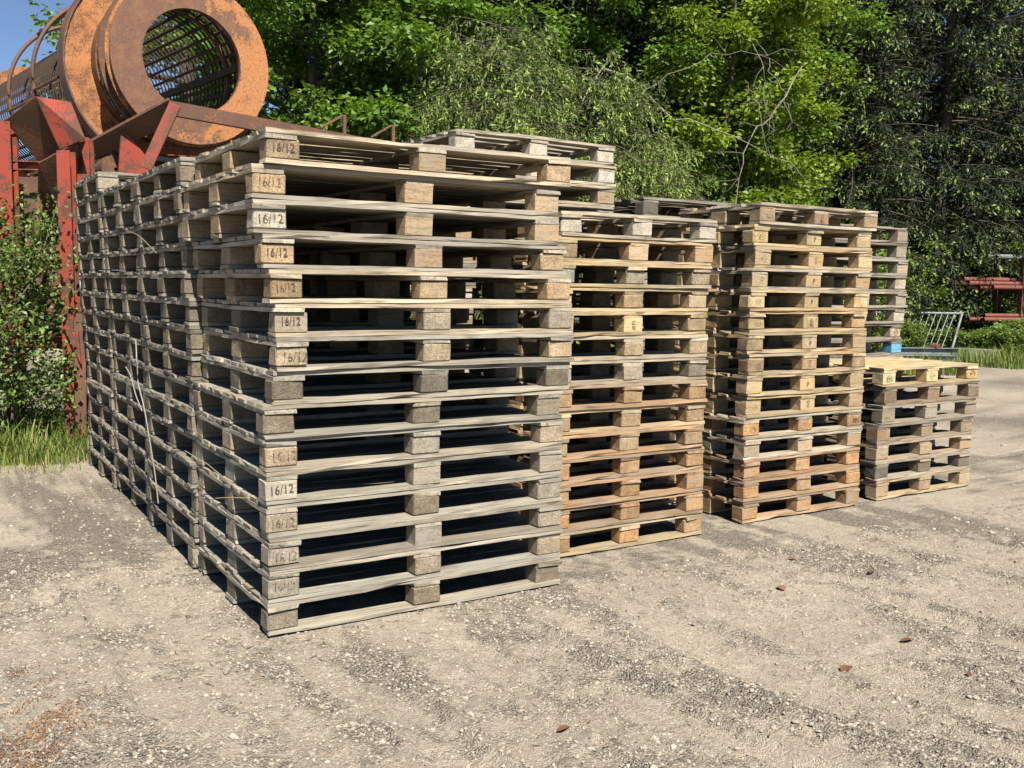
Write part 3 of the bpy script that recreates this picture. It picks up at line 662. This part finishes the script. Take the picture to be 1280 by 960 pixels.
# ================================================================== PIPES, GATE, BEAMS on the right
def pipe_mesh(name, L, ro, ri, mat, k=14):
    V = []
    for x in (-L/2, L/2):
        for rr_ in (ro, ri):
            for i in range(k): a = 2*math.pi*i/k; V.append((x, rr_*math.cos(a), rr_*math.sin(a)))
    F = []
    for i in range(k):
        j = (i+1) % k
        F += [(i, j, 2*k+j, 2*k+i), (k+j, k+i, 3*k+i, 3*k+j), (i, k+i, k+j, j), (2*k+j, 3*k+j, 3*k+i, 2*k+i)]
    return mesh_np(name, V, F, mat, False)
pd = Vector((.95, -.30, 0)).normalized(); pn = Vector((.30, .95, 0)).normalized()
P0 = Vector((21.0, 10.35, 0)); prot = math.atan2(pd.y, pd.x)
rack = empty('pipe_rack', P0 + pd*2.1); tag(rack, 'rusty steel rack holding red-brown pipes at the forest edge', 'rack')
for s_ in (1.7, 4.6):
    for q in (-.1, .75): section_bar('rack_post', ibeam_mesh, P0 + pd*s_ + pn*q + Vector((0, 0, -.05)), P0 + pd*s_ + pn*q + Vector((0, 0, 2.46)), .14, .14, .014, M_RUST, rack, up=tuple(pd))
    for z in (.83, 1.63, 2.40): section_bar('rack_arm', channel_mesh, P0 + pd*(s_+.085) + pn*(-.25) + Vector((0, 0, z)), P0 + pd*(s_+.085) + pn*.85 + Vector((0, 0, z)), .08, .10, .01, M_RUST, rack)
pipes = [(.55, -.14, .945, 4.2, 'lower tier, nearest the gravel'), (.95, -.02, .945, 3.6, 'lower tier, second from the front'), (.30, .10, .945, 4.2, 'lower tier, third from the front'), (.62, -.08, 1.04, 3.6, 'lower tier, lying on top'),
         (.75, -.16, 1.745, 3.8, 'upper tier, nearest the gravel'), (.45, -.04, 1.745, 4.2, 'upper tier, second from the front'), (.15, .08, 1.745, 4.4, 'upper tier, third from the front'), (.1, .20, 1.745, 4.4, 'upper tier, at the back'),
         (.10, -.10, 1.84, 4.3, 'second layer, nearest the gravel'), (-.35, .02, 1.84, 4.8, 'second layer, sticking out farthest left'), (.05, .14, 1.84, 4.0, 'second layer, at the back'),
         (-.02, -.04, 1.935, 1.3, 'short one lying on the very top'), (.22, .08, 1.935, 1.4, 'very top, behind the short one')]
for i, (s_, q, z, L, w_) in enumerate(pipes):
    o = link('steel_pipe', pipe_mesh('steel_pipe', L, .052, .044, M_PIPE), None, None, P0 + pd*(s_ + L/2) + pn*q + Vector((0, 0, z - .005)), (0, 0, prot + random.gauss(0, .006)))
    tag(o, f'red-brown steel pipe on the rack, {w_}', 'pipe', 'pipes on the rack')
o = link('galvanised_tube', pipe_mesh('galvanised_tube', 3.6, .06, .054, M_GALV), None, None, P0 + pd*2.5 + pn*.1 + Vector((0, 0, 2.51)), (0, 0, prot)); tag(o, 'pale galvanised tube lying on top of the pipe rack', 'tube')
bx = empty('orange_machine_part', P0 + pd*2.55 + pn*.45 + Vector((0, 0, 2.465)), prot); tag(bx, 'bright orange upright machine part on top of the pipe rack', 'machine part')
link('upright', box_mesh('upright', .16, .10, .62, M_BRIGHTORANGE, .01), None, bx, (0, 0, .31)); link('base_plate', box_mesh('base_plate', .5, .3, .03, M_RUST, .004), None, bx, (0, 0, .0)); link('arm', box_mesh('arm', .09, .08, .5, M_RUST, .01), None, bx, (.32, 0, .26), (0, R(-28), 0))
# galvanised leaning feed fence
gt = empty('galvanised_barrier', (18.9, 9.9, 0), R(-33)); tag(gt, 'leaning galvanised barrier with slanting bars half sunk in weeds', 'barrier')
def gr_(name, p0, p1, rad): V, F = tube_np(np.array([p0, p1]), rad, 8); return link(name, mesh_np(name, V, F, M_GALV, True), None, gt)
gr_('top_rail', (-1.0, .42, 1.10), (1.05, .42, 1.10), .03); gr_('bottom_rail', (-1.2, 0, .08), (.75, 0, .08), .03)
gr_('end_post', (1.05, .42, 1.10), (.62, 0, .02), .03); gr_('end_post', (-.98, .42, 1.10), (-1.2, 0, .02), .03)
for i in range(13): gr_('slanting_bar', (-.9 + i*.148, .42, 1.10), (-1.34 + i*.142, 0, .08), .012)
bs_ = [((17.2, 9.55, .10), 3.0, -.50, .20, M_GALV, 'grey steel beam on the ground nearest the gravel'), ((17.7, 9.75, .09), 3.2, -.53, .18, M_GALV, 'grey steel beam on the ground behind the front one'), ((17.55, 9.66, .275), 2.9, -.52, .15, M_GALV, 'grey steel beam lying on top of the two others')]
for (loc, L, rz, hh, mt, lab) in bs_:
    o = link('steel_beam', ibeam_mesh('steel_beam', L, .16, hh, .014, mt), None, None, loc, (0, 0, rz)); tag(o, lab, 'steel beam', 'steel beams in the weeds')
o = link('steel_channel', channel_mesh('steel_channel', .95, .2, .30, .012, M_GREENSTEEL), None, None, (19.45, 8.85, .17), (0, 0, -1.35)); tag(o, 'pale green steel channel lying at the gravel edge', 'steel channel')
o = link('rusty_block', box_mesh('rusty_block', .22, .16, .07, M_PIPE, .008), None, None, (18.35, 9.22, .388), (0, 0, .3)); tag(o, 'small rust-red block lying on the grey steel beams', 'block')

# ================================================================== VEGETATION
def leaves_mesh(name, P, D, Nn, ln, wd, tint, mat, fold=.18):
    P = np.asarray(P); n = len(P)
    D = D / (np.linalg.norm(D, axis=1)[:, None] + 1e-9); S = np.cross(D, Nn); S /= np.linalg.norm(S, axis=1)[:, None] + 1e-9; U = np.cross(S, D)
    ln = np.broadcast_to(ln, n)[:, None]; wd = np.broadcast_to(wd, n)[:, None]
    mid = P + D*ln*.48 + U*wd*fold
    V = np.stack([P, mid + S*wd*.5, P + D*ln, mid - S*wd*.5], 1).reshape(-1, 3)
    b = np.arange(n)[:, None]*4
    F = np.concatenate([b + [[0, 1, 2]], b + [[0, 2, 3]]], 1).reshape(-1, 3)
    return mesh_np(name, V, F, mat, False, np.repeat(tint, 4))
def unit(r, n):
    v = r.normal(0, 1, (n, 3)); return v / np.linalg.norm(v, axis=1)[:, None]
M_MAPLE = tint_mat('maple_leaves', [(0, (.05, .10, .014)), (.5, (.12, .215, .03)), (1, (.22, .33, .05))], .45, trans=.38, gloss=.35)
M_YMAPLE = tint_mat('young_maple_leaves', [(0, (.05, .095, .012)), (.5, (.15, .225, .022)), (1, (.33, .39, .035))], .45, trans=.40, gloss=.35)
M_SPRUCE = tint_mat('spruce_needles', [(0, (.006, .010, .005)), (.5, (.017, .025, .010)), (.85, (.055, .075, .024)), (1, (.22, .29, .075))], .6, trans=.12, gloss=.25)
M_YEW = tint_mat('hedge_conifer_needles', [(0, (.05, .062, .024)), (.5, (.115, .145, .045)), (.85, (.18, .235, .06)), (1, (.28, .38, .075))], .6, trans=.2, gloss=.25)
M_SHRUB = tint_mat('shrub_leaves', [(0, (.06, .10, .02)), (.5, (.13, .20, .04)), (1, (.24, .32, .07))], .45, trans=.3, gloss=.4)
M_GRASS = tint_mat('grass_blades', [(0, (.06, .10, .02)), (.6, (.13, .19, .035)), (.88, (.22, .24, .07)), (1, (.36, .31, .15))], .55, trans=.3, gloss=.3)
def bark_mat(name, c1, c2):
    m, t, b = new_mat(name); n = noise(t, coords(t, (6, 6, 1.2)), 4, 6, .65); t.links.new(ramp(t, n, [(.3, c1), (.65, c2)]), b.inputs['Base Color']); b.inputs['Roughness'].default_value = .95
    bump(t, b, n, .8, .03); return m
M_BARK = bark_mat('dark_bark', (.028, .022, .017), (.10, .082, .065)); M_TWIG = bark_mat('grey_dead_twigs', (.13, .115, .095), (.28, .25, .21))

def curve_pts(r, p, d, L, n, wob, grav):
    pts = [p]; d = d / np.linalg.norm(d)
    for i in range(n):
        d = d + r.normal(0, wob, 3) + np.array([0, 0, grav]); d = d/np.linalg.norm(d); p = p + d*L/n; pts.append(p)
    return np.array(pts)
def broadleaf(name, H, base, rad, nl, seed, mat, leaf=.12, per=46, ncl=5, trunk_r=.16, lean=(0, 0), clump=.42, droop=.35):
    r = np.random.default_rng(seed); sp = Soup()
    tp = np.array([[lean[0]*k*k, lean[1]*k*k, H*.92*k] for k in np.linspace(0, 1, 12)]) + np.concatenate([[[0, 0, 0]], r.normal(0, .05, (11, 3))*[1, 1, 0]])
    sp.add(*tube_np(tp, trunk_r*np.linspace(1, .18, 12), 8)); C = []
    for i in range(nl):
        f = base/H + (1-base/H)*((i+.5)/nl)**.9*.96; q = np.array([np.interp(f*H, tp[:, 2], tp[:, k]) for k in range(3)])
        a = i*2.399 + r.normal(0, .3); env = rad*math.sqrt(max(.08, 1-((f-.45)/.62)**2)); L = env*r.uniform(.75, 1.08)
        d = np.array([math.cos(a), math.sin(a), r.uniform(.15, .6)]); cp = curve_pts(r, q, d, L, 7, .10, -.02)
        sp.add(*tube_np(cp, trunk_r*.35*(1-f*.6)*np.linspace(1, .2, 8), 5))
        for j in range(ncl):
            t_ = r.uniform(.35, 1.0); bp = cp[min(7, int(t_*7))]; d2 = unit(r, 1)[0]; d2[2] = abs(d2[2])*.5
            sub = curve_pts(r, bp, d2 + (cp[-1]-cp[0])/L*.7, r.uniform(.4, 1.0)*max(.6, rad*.33), 4, .16, -.05); sp.add(*tube_np(sub, .014*np.linspace(1, .3, 5), 4))
            C += [sub[2], sub[3], sub[4], sub[4] + r.normal(0, .15, 3)]
    C = np.array(C); n = len(C)*per
    cc = np.repeat(C, per, 0); rr = np.repeat(r.uniform(.6, 1.3, len(C)), per)[:, None]*clump
    o = unit(r, n)*(r.random(n)**.5)[:, None]*rr*[1, 1, .55]
    P = cc + o; D = unit(r, n)*[1, 1, .5] + o*1.2/clump + [0, 0, -droop]; Nn = unit(r, n)*.75 + [0, 0, 1.0]
    tint = np.clip(np.repeat(r.normal(.42, .16, len(C)), per) + r.normal(0, .15, n), 0, 1)
    return sp.mesh(name + '_trunk', M_BARK), leaves_mesh(name + '_crown', P, D, Nn, leaf*r.uniform(.6, 1.2, n), leaf*.85*r.uniform(.6, 1.1, n), tint, mat)
def conifer(name, H, rad, seed, mat, base=.8, step=.42, nb=6, tw=.5, card=(.085, .02), per=11, dens=.085, trunk_r=.2, hang=1.0, tips=.06, dead=True, flat_top=False):
    r = np.random.default_rng(seed); sp = Soup(); zz = np.linspace(0, H, 14)
    tp = np.stack([r.normal(0, .03, 14), r.normal(0, .03, 14), zz], -1); tp[0, :2] = 0
    sp.add(*tube_np(tp, trunk_r*np.linspace(1, .1, 14), 8)); TP = []; TD = []; TL = []; tipf = []
    z = base
    while z < H - .2:
        f = z/H; env = rad*(1-f)**.75 if not flat_top else rad*math.sqrt(max(.05, 1-f*f))
        for k in range(nb):
            a = r.uniform(0, 2*math.pi); L = env*r.uniform(.65, 1.12) + .15
            d = np.array([math.cos(a), math.sin(a), r.uniform(-.05, .35)]); n = max(4, int(L/.28)); cp = curve_pts(r, np.array([0, 0, z + r.uniform(-.2, .2)]), d, L, n, .07, -.075*hang)
            sp.add(*tube_np(cp, np.linspace(.026, .006, n+1)*(1-f*.5), 4))
            m = max(4, int(L/dens)); t_ = r.uniform(.22, 1, m)*n; i0 = np.minimum(t_.astype(int), n-1); w_ = (t_-i0)[:, None]
            q = cp[i0]*(1-w_) + cp[i0+1]*w_; dd = cp[i0+1]-cp[i0]; dd /= np.linalg.norm(dd, axis=1)[:, None]
            sd = np.cross(dd, [0, 0, 1.])*r.choice([-1, 1], m)[:, None]
            TP.append(q); TD.append(dd*.45 + sd*r.uniform(.3, 1, m)[:, None] + r.normal(0, .25, (m, 3)) + np.stack([np.zeros(m), np.zeros(m), -r.uniform(.2, 1.3, m)*hang], -1)); TL.append(tw*r.uniform(.5, 1.15, m)*(1.1-.4*t_/n)); tipf.append(t_/n)
        if dead and z < H*.5:
            for k in range(3):
                a = r.uniform(0, 2*math.pi); L = r.uniform(.5, 1)*rad*.8
                sp.add(*tube_np(curve_pts(r, np.array([0, 0, z]), np.array([math.cos(a), math.sin(a), r.uniform(-.2, .2)]), L, 5, .15, -.04), np.linspace(.014, .004, 6), 3))
        z += step*r.uniform(.8, 1.2)
    TP = np.concatenate(TP); TD = np.concatenate(TD); TD /= np.linalg.norm(TD, axis=1)[:, None]; TL = np.concatenate(TL); tipf = np.concatenate(tipf); m = len(TP)
    u = np.tile(np.linspace(.08, 1.0, per), m); P = np.repeat(TP, per, 0) + np.repeat(TD*TL[:, None], per, 0)*u[:, None]; P[:, 2] -= np.repeat(TL, per)*u*u*.35*hang
    D = np.repeat(TD, per, 0)*.8 + unit(r, m*per)*.8 + [0, 0, -.25*hang]; n = m*per
    tint = np.clip(np.repeat(np.repeat(r.normal(.36, .2, m//12+1), 12)[:m] + r.normal(0, .08, m), per) + r.normal(0, .06, n), 0, .86)
    fresh = np.repeat(r.random(m) < tips*2.2*tipf, per) & (u > .62); tint[fresh] = r.uniform(.9, 1, fresh.sum())
    return sp.mesh(name + '_trunk', M_BARK), leaves_mesh(name + '_crown', P, D, unit(r, n), card[0]*r.uniform(.7, 1.4, n), card[1]*r.uniform(.7, 1.4, n), tint, mat, .1)
def plant(name, meshes, x, y, rz, s, label, cat, group=None, sz=None, parts_=('trunk', 'crown'), sink=.05):
    o = empty(name, (x, y, float(ground_z(x, y)) - sink), rz); o.scale = (s, s, sz or s); tag(o, label, cat, group)
    for nm, me in zip(parts_, meshes): link(nm, me, None, o)
    return o
SPA = conifer('spruce', 17, 3.6, 11, M_SPRUCE, .6, .33, 8, .46, (.105, .034), 10, .065, hang=.6)
SPB = conifer('spruce', 15, 3.2, 12, M_SPRUCE, .4, .32, 8, .46, (.10, .034), 10, .062, hang=.85, tips=.24)
SPC = conifer('spruce', 16, 3.8, 13, M_SPRUCE, 2.2, .36, 7, .55, (.15, .05), 9, .08, hang=.6, tips=.04)
MPA = broadleaf('maple', 8.2, .8, 2.7, 30, 31, M_MAPLE, .115, 60, 6)
MPB = broadleaf('maple', 10.5, .8, 1.9, 34, 32, M_YMAPLE, .115, 52, 6, .09, lean=(.5, -.4))
TALL = broadleaf('tall_tree', 14, 3.5, 3.4, 30, 33, M_MAPLE, .13, 34, 7, .24, clump=.5)
YEW = conifer('drooping_conifer', 5.6, 2.5, 41, M_YEW, .3, .17, 8, .48, (.08, .022), 11, .06, .13, 1.0, .28, True, True)
SHR = broadleaf('shrub', 1.9, .15, 1.1, 26, 51, M_SHRUB, .075, 34, 5, .03, clump=.24, droop=.2)
SHL = broadleaf('leafy_shrub', 2.0, .1, .9, 20, 52, M_SHRUB, .062, 15, 6, .025, clump=.24, droop=.2)
SHW = broadleaf('weeds', 1.9, .1, 1.0, 22, 53, M_SHRUB, .15, 12, 5, .03, clump=.3, droop=.1)
spr = [  # x, y, mesh, scale, label
    (7.5, 14.0, SPA, 1.0, 'dark conifer trunk rising left of the drooping bush'), (8.8, 13.4, SPC, 1.05, 'bare-stemmed conifer behind the drooping bush'),
    (11.0, 14.4, SPC, 1.0, 'dark conifer behind the right half of the drooping bush'), (12.9, 14.6, SPA, .95, 'conifer just left of the yellow-green maple'),
    (17.6, 16.2, SPA, 1.05, 'dark conifer behind the yellow-green maple'), (19.5, 15.0, SPC, 1.0, 'shadowed conifer just right of the yellow-green maple'),
    (19.8, 12.9, SPB, 1.0, 'drooping conifer with pale shoots above the honey-coloured stack'), (22.6, 12.2, SPB, 1.05, 'drooping conifer above the leaning barrier'),
    (25.6, 11.6, SPA, 1.0, 'dark conifer behind the pipe rack'), (28.5, 10.4, SPB, 1.0, 'conifer at the right edge beyond the pipe rack'), (30.5, 8.0, SPA, 1, 'conifer farther right beyond the pipe rack'),
    (12.5, 21.4, SPC, 1.1, 'far conifer deep in the wood behind the bush'), (16.9, 21.0, SPA, 1.15, 'far conifer deep in the wood left of centre'), (22.0, 21.4, SPA, 1.15, 'far conifer deep in the wood right of centre'),
    (25.4, 19.3, SPB, 1.2, 'far conifer deep in the dark wood'), (28.5, 17.3, SPA, 1.2, 'far conifer in the dark behind the barrier'), (31.5, 15.4, SPB, 1.2, 'far conifer in the dark behind the pipe rack'), (36, 13.5, SPA, 1.2, 'far conifer at the right edge'),
    (20.2, 18.0, SPC, 1.2, 'conifer filling the wood behind the maple'), (14.5, 17.6, SPC, 1.2, 'conifer filling the wood behind the bush'), (24.0, 15.8, SPC, 1.15, 'conifer in the gap behind the drooping ones'), (9.8, 17.6, SPA, 1.0, 'conifer behind the left maple')]
for i, (x, y, me, s, lab) in enumerate(spr): plant('conifer_tree', me, x, y, i*1.37, s, lab, 'tree', 'conifers of the wood')
plant('maple_tree', MPA, 4.5, 11.3, .3, 1.0, 'bright green maple between the drum and the conifers', 'tree', 'maples')
plant('maple_tree', MPA, 6.3, 11.9, 2.1, .92, 'green maple right of the drum, left of the drooping bush', 'tree', 'maples')
plant('maple_tree', MPB, 12.5, 10.2, .9, 1.0, 'yellow-green maple in sunlight right of centre', 'tree', 'maples')
plant('maple_tree', MPB, 14.6, 11.2, 2.9, .95, 'yellow-green maple leaning out over the stacks', 'tree', 'maples')
plant('broadleaf_tree', TALL, 3.4, 15.2, .4, 1.0, 'tall tree whose leaves show above the drum', 'tree', 'tall trees')
plant('broadleaf_tree', TALL, 6.4, 17.4, 2.4, 1.05, 'tall tree with blue sky between its branches', 'tree', 'tall trees')
plant('broadleaf_tree', TALL, -2.6, 17.6, 4.1, .9, 'tall tree at the left edge with sky beside it', 'tree', 'tall trees')
plant('broadleaf_tree', TALL, 10.0, 24.0, 5.1, 1.1, 'tall far tree above the left maple', 'tree', 'tall trees')
plant('maple_tree', MPA, 10.8, 12.2, 4.4, 1.0, 'green maple behind the right half of the drooping bush', 'tree', 'maples')
plant('maple_tree', MPA, 16.8, 13.6, 5.4, 1.1, 'shaded green maple right of the yellow-green one', 'tree', 'maples')
plant('drooping_conifer', YEW, 6.6, 8.9, 0, 1.0, 'left half of the grey-green drooping bush behind the stacks', 'bush', 'drooping bushes')
plant('drooping_conifer', YEW, 8.2, 8.7, 2, .93, 'right half of the grey-green drooping bush behind the stacks', 'bush', 'drooping bushes')
plant('drooping_conifer', YEW, 9.5, 8.6, 4, .72, 'lower drooping bush beside the tallest stack', 'bush', 'drooping bushes')
for i, (x, y, s, lab) in enumerate([(10.6, 8.2, 1.35, 'low bright shrub right of the drooping bush'), (11.9, 7.9, 1.3, 'low sunlit shrub behind the wide stack'), (13.1, 8.2, 1.2, 'low leafy shrub above the honey-coloured stack'), (16.0, 10.9, 1.3, 'shrub at the foot of the yellow-green maple'),
        (20.4, 12.0, 1.2, 'shrub in shade right of the tall grey stack'), (22.9, 12.3, 1.4, 'shrub behind the leaning barrier'), (24.6, 11.8, 1.5, 'shrub above the pipe rack'), (26.6, 11.0, 1.4, 'shrub at the right edge above the pipes'), (18.4, 12.2, 1.1, 'shrub in shade behind the tall grey stack')]):
    plant('leafy_bush', SHR, x, y, i*1.9, s, lab, 'bush', 'low shrubs along the wood')
plant('leafy_bush', SHL, -.50, 5.80, .4, .74, 'leafy bush growing in front of the red frame', 'bush', 'bushes at the red frame', sz=.98)
plant('leafy_bush', SHL, -1.35, 6.2, 2.4, .95, 'leafy bush at the left edge under the red frame', 'bush', 'bushes at the red frame')
# pale dead branches hanging out of the wood
def dead_branch(loc, paths, label):
    o = empty('dead_branch', loc); tag(o, label, 'branch', 'pale dead branches'); r = np.random.default_rng(len(label))
    for nm, pts in paths:
        P_ = np.array(pts, float); t_ = np.linspace(0, len(P_)-1, 14); Q = np.stack([np.interp(t_, np.arange(len(P_)), P_[:, k]) for k in range(3)], -1) + r.normal(0, .035, (14, 3)); sp = Soup(); r0 = .015 if nm == 'limb' else .007
        sp.add(*tube_np(Q - np.array(loc), np.linspace(r0, r0*.35, 14), 5))
        for k in range(7):
            q = Q[r.integers(3, 14)]; d = r.normal(0, 1, 3); d[2] -= .5; sp.add(*tube_np(curve_pts(r, q, d, r.uniform(.25, .7), 4, .2, -.05) - np.array(loc), np.linspace(.005, .002, 5), 3))
        link(nm, sp.mesh(nm, M_TWIG), None, o)
dead_branch((11.9, 7.68, 5.42), [('limb', [(11.90, 7.68, 5.42), (11.44, 7.87, 4.63), (11.13, 8.02, 4.21), (10.93, 8.07, 3.60), (10.85, 8.15, 2.2)]), ('twig', [(11.10, 7.98, 5.73), (11.20, 7.81, 4.79), (11.31, 7.68, 4.25)]), ('twig', [(11.27, 7.85, 5.46), (11.52, 7.60, 4.73), (11.56, 7.52, 4.32)]), ('twig', [(10.91, 8.04, 5.19), (11.11, 7.84, 4.59), (11.22, 7.68, 3.78)])], 'pale dead branch slanting down right of the yellow-green maple')
dead_branch((9.04, 9.48, 5.41), [('limb', [(8.4, 9.2, 4.6), (9.04, 9.48, 5.41), (9.54, 9.12, 4.98), (9.87, 8.85, 4.53), (10.45, 8.48, 4.41), (11.18, 7.96, 4.01), (11.64, 7.66, 3.84)]), ('twig', [(9.42, 9.17, 4.80), (10.49, 8.58, 5.56), (11.89, 7.71, 5.66)])], 'long pale dead branch reaching across the yellow-green maple')
# weeds on the right
for i, (x, y, s, z, lab) in enumerate([(16.6, 9.7, .42, .42, 'weed clump left of the grey beams'), (17.9, 10.4, .50, .45, 'tall weeds in front of the leaning barrier'), (18.6, 10.1, .34, .40, 'low weeds at the foot of the leaning barrier'), (20.1, 10.0, .50, .32, 'weeds right of the leaning barrier'), (21.0, 9.6, .55, .34, 'weeds below the left end of the pipe rack'), (20.2, 8.6, .42, .36, 'bright weeds at the gravel edge below the pipes'), (22.0, 9.3, .62, .42, 'weeds at the right under the pipes'), (21.9, 8.3, .5, .4, 'weeds at the right edge of the gravel')]):
    plant('weed_clump', SHW, x, y, i*2.3, s, lab, 'weeds', 'weeds on the right', sz=z, parts_=('stem', 'foliage'), sink=.02)
def grass(name, areas, label, seed):
    r = np.random.default_rng(seed); Vs = []; ts = []
    for x0, x1, y0, y1, n, h0, h1, dry in areas:
        x = r.uniform(x0, x1, n); y = r.uniform(y0, y1, n); c = vnoise(x, y, seed, 2.2) + .5; keep = r.random(n) < c*1.5; x, y = x[keep], y[keep]; n = len(x)
        h = r.uniform(h0, h1, n)*(.6+.6*c[keep]); a = r.uniform(0, 2*np.pi, n); d = np.stack([np.cos(a), np.sin(a)], -1); bend = r.uniform(.15, .7, n)*h; wd = r.uniform(.004, .009, n)*(h/.3)**.3
        P = np.stack([x, y, ground_z(x, y) - .01], -1); s = np.stack([-d[:, 1], d[:, 0], np.zeros(n)], -1)*wd[:, None]
        mid = P + np.concatenate([d*bend[:, None]*.3, h[:, None]*.6], 1); tip = P + np.concatenate([d*bend[:, None], h[:, None]], 1)
        Vs.append(np.stack([P-s, P+s, mid+s*.8, mid-s*.8, tip], 1).reshape(-1, 3)); tt = np.where(r.random(n) < dry, r.uniform(.85, 1, n), r.uniform(.1, .8, n)); ts.append(np.repeat(tt, 5))
    V = np.concatenate(Vs); n = len(V)//5; b = np.arange(n)[:, None]*5
    F = np.concatenate([b+[[0, 1, 2]], b+[[0, 2, 3]], b+[[3, 2, 4]]], 1).reshape(-1, 3)
    o = link(name, mesh_np(name, V, F, M_GRASS, False, np.concatenate(ts))); tag(o, label, 'grass', kind='stuff')
grass('grass', [(-2.5, -.1, 4.55, 5.1, 700, .02, .10, .4), (-2.5, .25, 4.95, 5.6, 5200, .06, .30, .3), (-2.5, .3, 5.35, 6.4, 6500, .15, .52, .12), (-9, -2.5, 5.0, 9, 9000, .1, .4, .2)], 'green and straw-coloured grass beside the left stacks', 61)
grass('grass', [(18.6, 24, 7.4, 9.2, 9000, .1, .5, .2), (15.5, 18.6, 8.7, 9.3, 1500, .05, .2, .25), (16.5, 26, 9.8, 11.5, 7000, .1, .42, .2), (24, 40, 3, 9, 9000, .1, .5, .2), (10.0, 16.5, 7.0, 10, 9000, .1, .4, .2)], 'grass and weeds along the far gravel edge', 62)
# pale strap and straws caught in the left side of the stacks
M_STRAP, _t, _b = new_mat('pale_strap'); _b.inputs['Base Color'].default_value = (.22, .205, .17, 1); _b.inputs['Roughness'].default_value = .6
M_STRAW, _t, _b = new_mat('straw'); _b.inputs['Base Color'].default_value = (.2, .17, .1, 1)
def strand(name, pts, rad, mat, lab, cat, grp=None):
    P_ = np.array(pts); t_ = np.linspace(0, len(P_)-1, 20); Q = np.stack([np.interp(t_, np.arange(len(P_)), P_[:, k]) for k in range(3)], -1); Q[1:-1] = (Q[:-2] + Q[1:-1]*2 + Q[2:])/4
    loc = Q[-1]; V, F = tube_np(Q - loc, rad, 5); tag(link(name, mesh_np(name, V, F, mat, True), None, None, loc), lab, cat, grp)
strand('plastic_strap', [(-.09, 2.30, 1.22), (-.11, 2.18, 1.10), (-.10, 2.22, .95), (-.09, 2.10, .82), (-.07, 2.05, .60), (-.05, 2.02, .40), (-.04, 2.0, .22)], .0045, M_STRAP, 'pale plastic strap hanging down the left side of the stacks', 'strap')
strand('plastic_strap', [(-.09, 2.65, 1.02), (-.09, 2.5, .98), (-.10, 2.28, .86), (-.09, 2.16, .78)], .004, M_STRAP, 'short pale strap end above the hanging one', 'strap')
for a_, b_, c_, lab in (((-.03, .42, .62), (-.10, .62, .70), (-.16, .80, .74), 'straw stalk sticking out low on the left side'), ((-.02, .20, .60), (-.09, .28, .595), (-.13, .36, .58), 'straw stalk at the corner of the nearest stack'), ((-.07, 1.75, 1.75), (-.13, 1.9, 1.85), (-.15, 2.05, 1.88), 'greenish stalk high on the left side')):
    strand('straw_stalk', [a_, b_, c_], .0025, M_STRAW, lab, 'straw', 'straws on the stacks')
# splinters and bark crumbs round the stacks
r = np.random.default_rng(77); n = 900
x = np.concatenate([r.uniform(-.5, 6.6, 500), r.uniform(-1.5, 4.5, 250), r.normal(-.12, .12, 150)]); y = np.concatenate([.1 - np.abs(r.normal(0, .28, 500)), r.uniform(-2.5, .2, 250), r.uniform(-.2, 4.8, 150)])
ok = ~((x > -.01) & (y > -.01) & (x < 6.5)) & ~((x > 1.65) & (x < 3.2) & (y > .38)); x, y = x[ok], y[ok]; n = len(x)
P = np.stack([x, y, ground_z(x, y) + .006], -1); a = r.uniform(0, 2*np.pi, n); d = np.stack([np.cos(a), np.sin(a), r.normal(0, .12, n)], -1); sd = np.stack([-np.sin(a), np.cos(a), r.normal(0, .2, n)], -1); l = r.uniform(.006, .03, n)[:, None]; wd = r.uniform(.0015, .004, n)[:, None]; up = np.array([0, 0, .003])
V = np.stack([P - d*l - sd*wd, P - d*l + sd*wd, P + d*l, P + up*1.2], 1).reshape(-1, 3); b4 = np.arange(n)[:, None]*4
F = np.concatenate([b4 + [[0, 1, 3]], b4 + [[1, 2, 3]], b4 + [[2, 0, 3]]], 1).reshape(-1, 3)
M_SPL = tint_mat('wood_splinters', [(0, (.05, .035, .025)), (.5, (.18, .12, .075)), (1, (.36, .28, .18))], .9)
tag(link('wood_splinters', mesh_np('wood_splinters', V, F, M_SPL, False, np.repeat(r.random(n), 4))), 'small wood splinters and bark crumbs strewn round the stacks', 'litter', kind='stuff')
# dry leaves lying on the gravel
M_DRY = tint_mat('dry_leaf', [(0, (.10, .045, .025)), (1, (.19, .095, .055))], .8)
def dry_leaf(x, y, L, rz, lab):
    n = 6; V = []
    for i in range(n+1):
        u = i/n; wd = L*.30*math.sin(math.pi*min(1, u*.95+.05))**.8; z = .008 + L*.07*math.sin(u*2.6)
        V += [(u*L-L/2, -wd, z + wd*.35), (u*L-L/2, 0, z), (u*L-L/2, wd, z + wd*.12)]
    F = [(3*i+k, 3*i+3+k, 3*i+4+k, 3*i+1+k) for i in range(n) for k in (0, 1)]
    o = link('dry_leaf', mesh_np('dry_leaf', V, F, M_DRY, True, [random.random()]*len(V)), None, None, (x, y, float(ground_z(x, y))), (0, 0, rz)); tag(o, lab, 'leaf', 'dry leaves on the gravel')
DRY = [(2.02, -1.53, .085, .4, 'largest curled brown leaf on the gravel right of centre'), (2.62, -.62, .07, 1.2, 'brown leaf on the gravel nearest the low stack'), (3.05, -.30, .05, 2.0, 'small brown leaf right of the third stack'), (2.55, -1.45, .07, -.3, 'flat brown leaf on the right of the gravel'), (2.4, -1.85, .04, .9, 'small brown leaf at the lower right'), (.62, -1.42, .06, .1, 'small brown leaf at the bottom centre'), (3.2, -.75, .05, .3, 'small reddish leaf toward the right edge')]
for a in DRY: dry_leaf(*a)
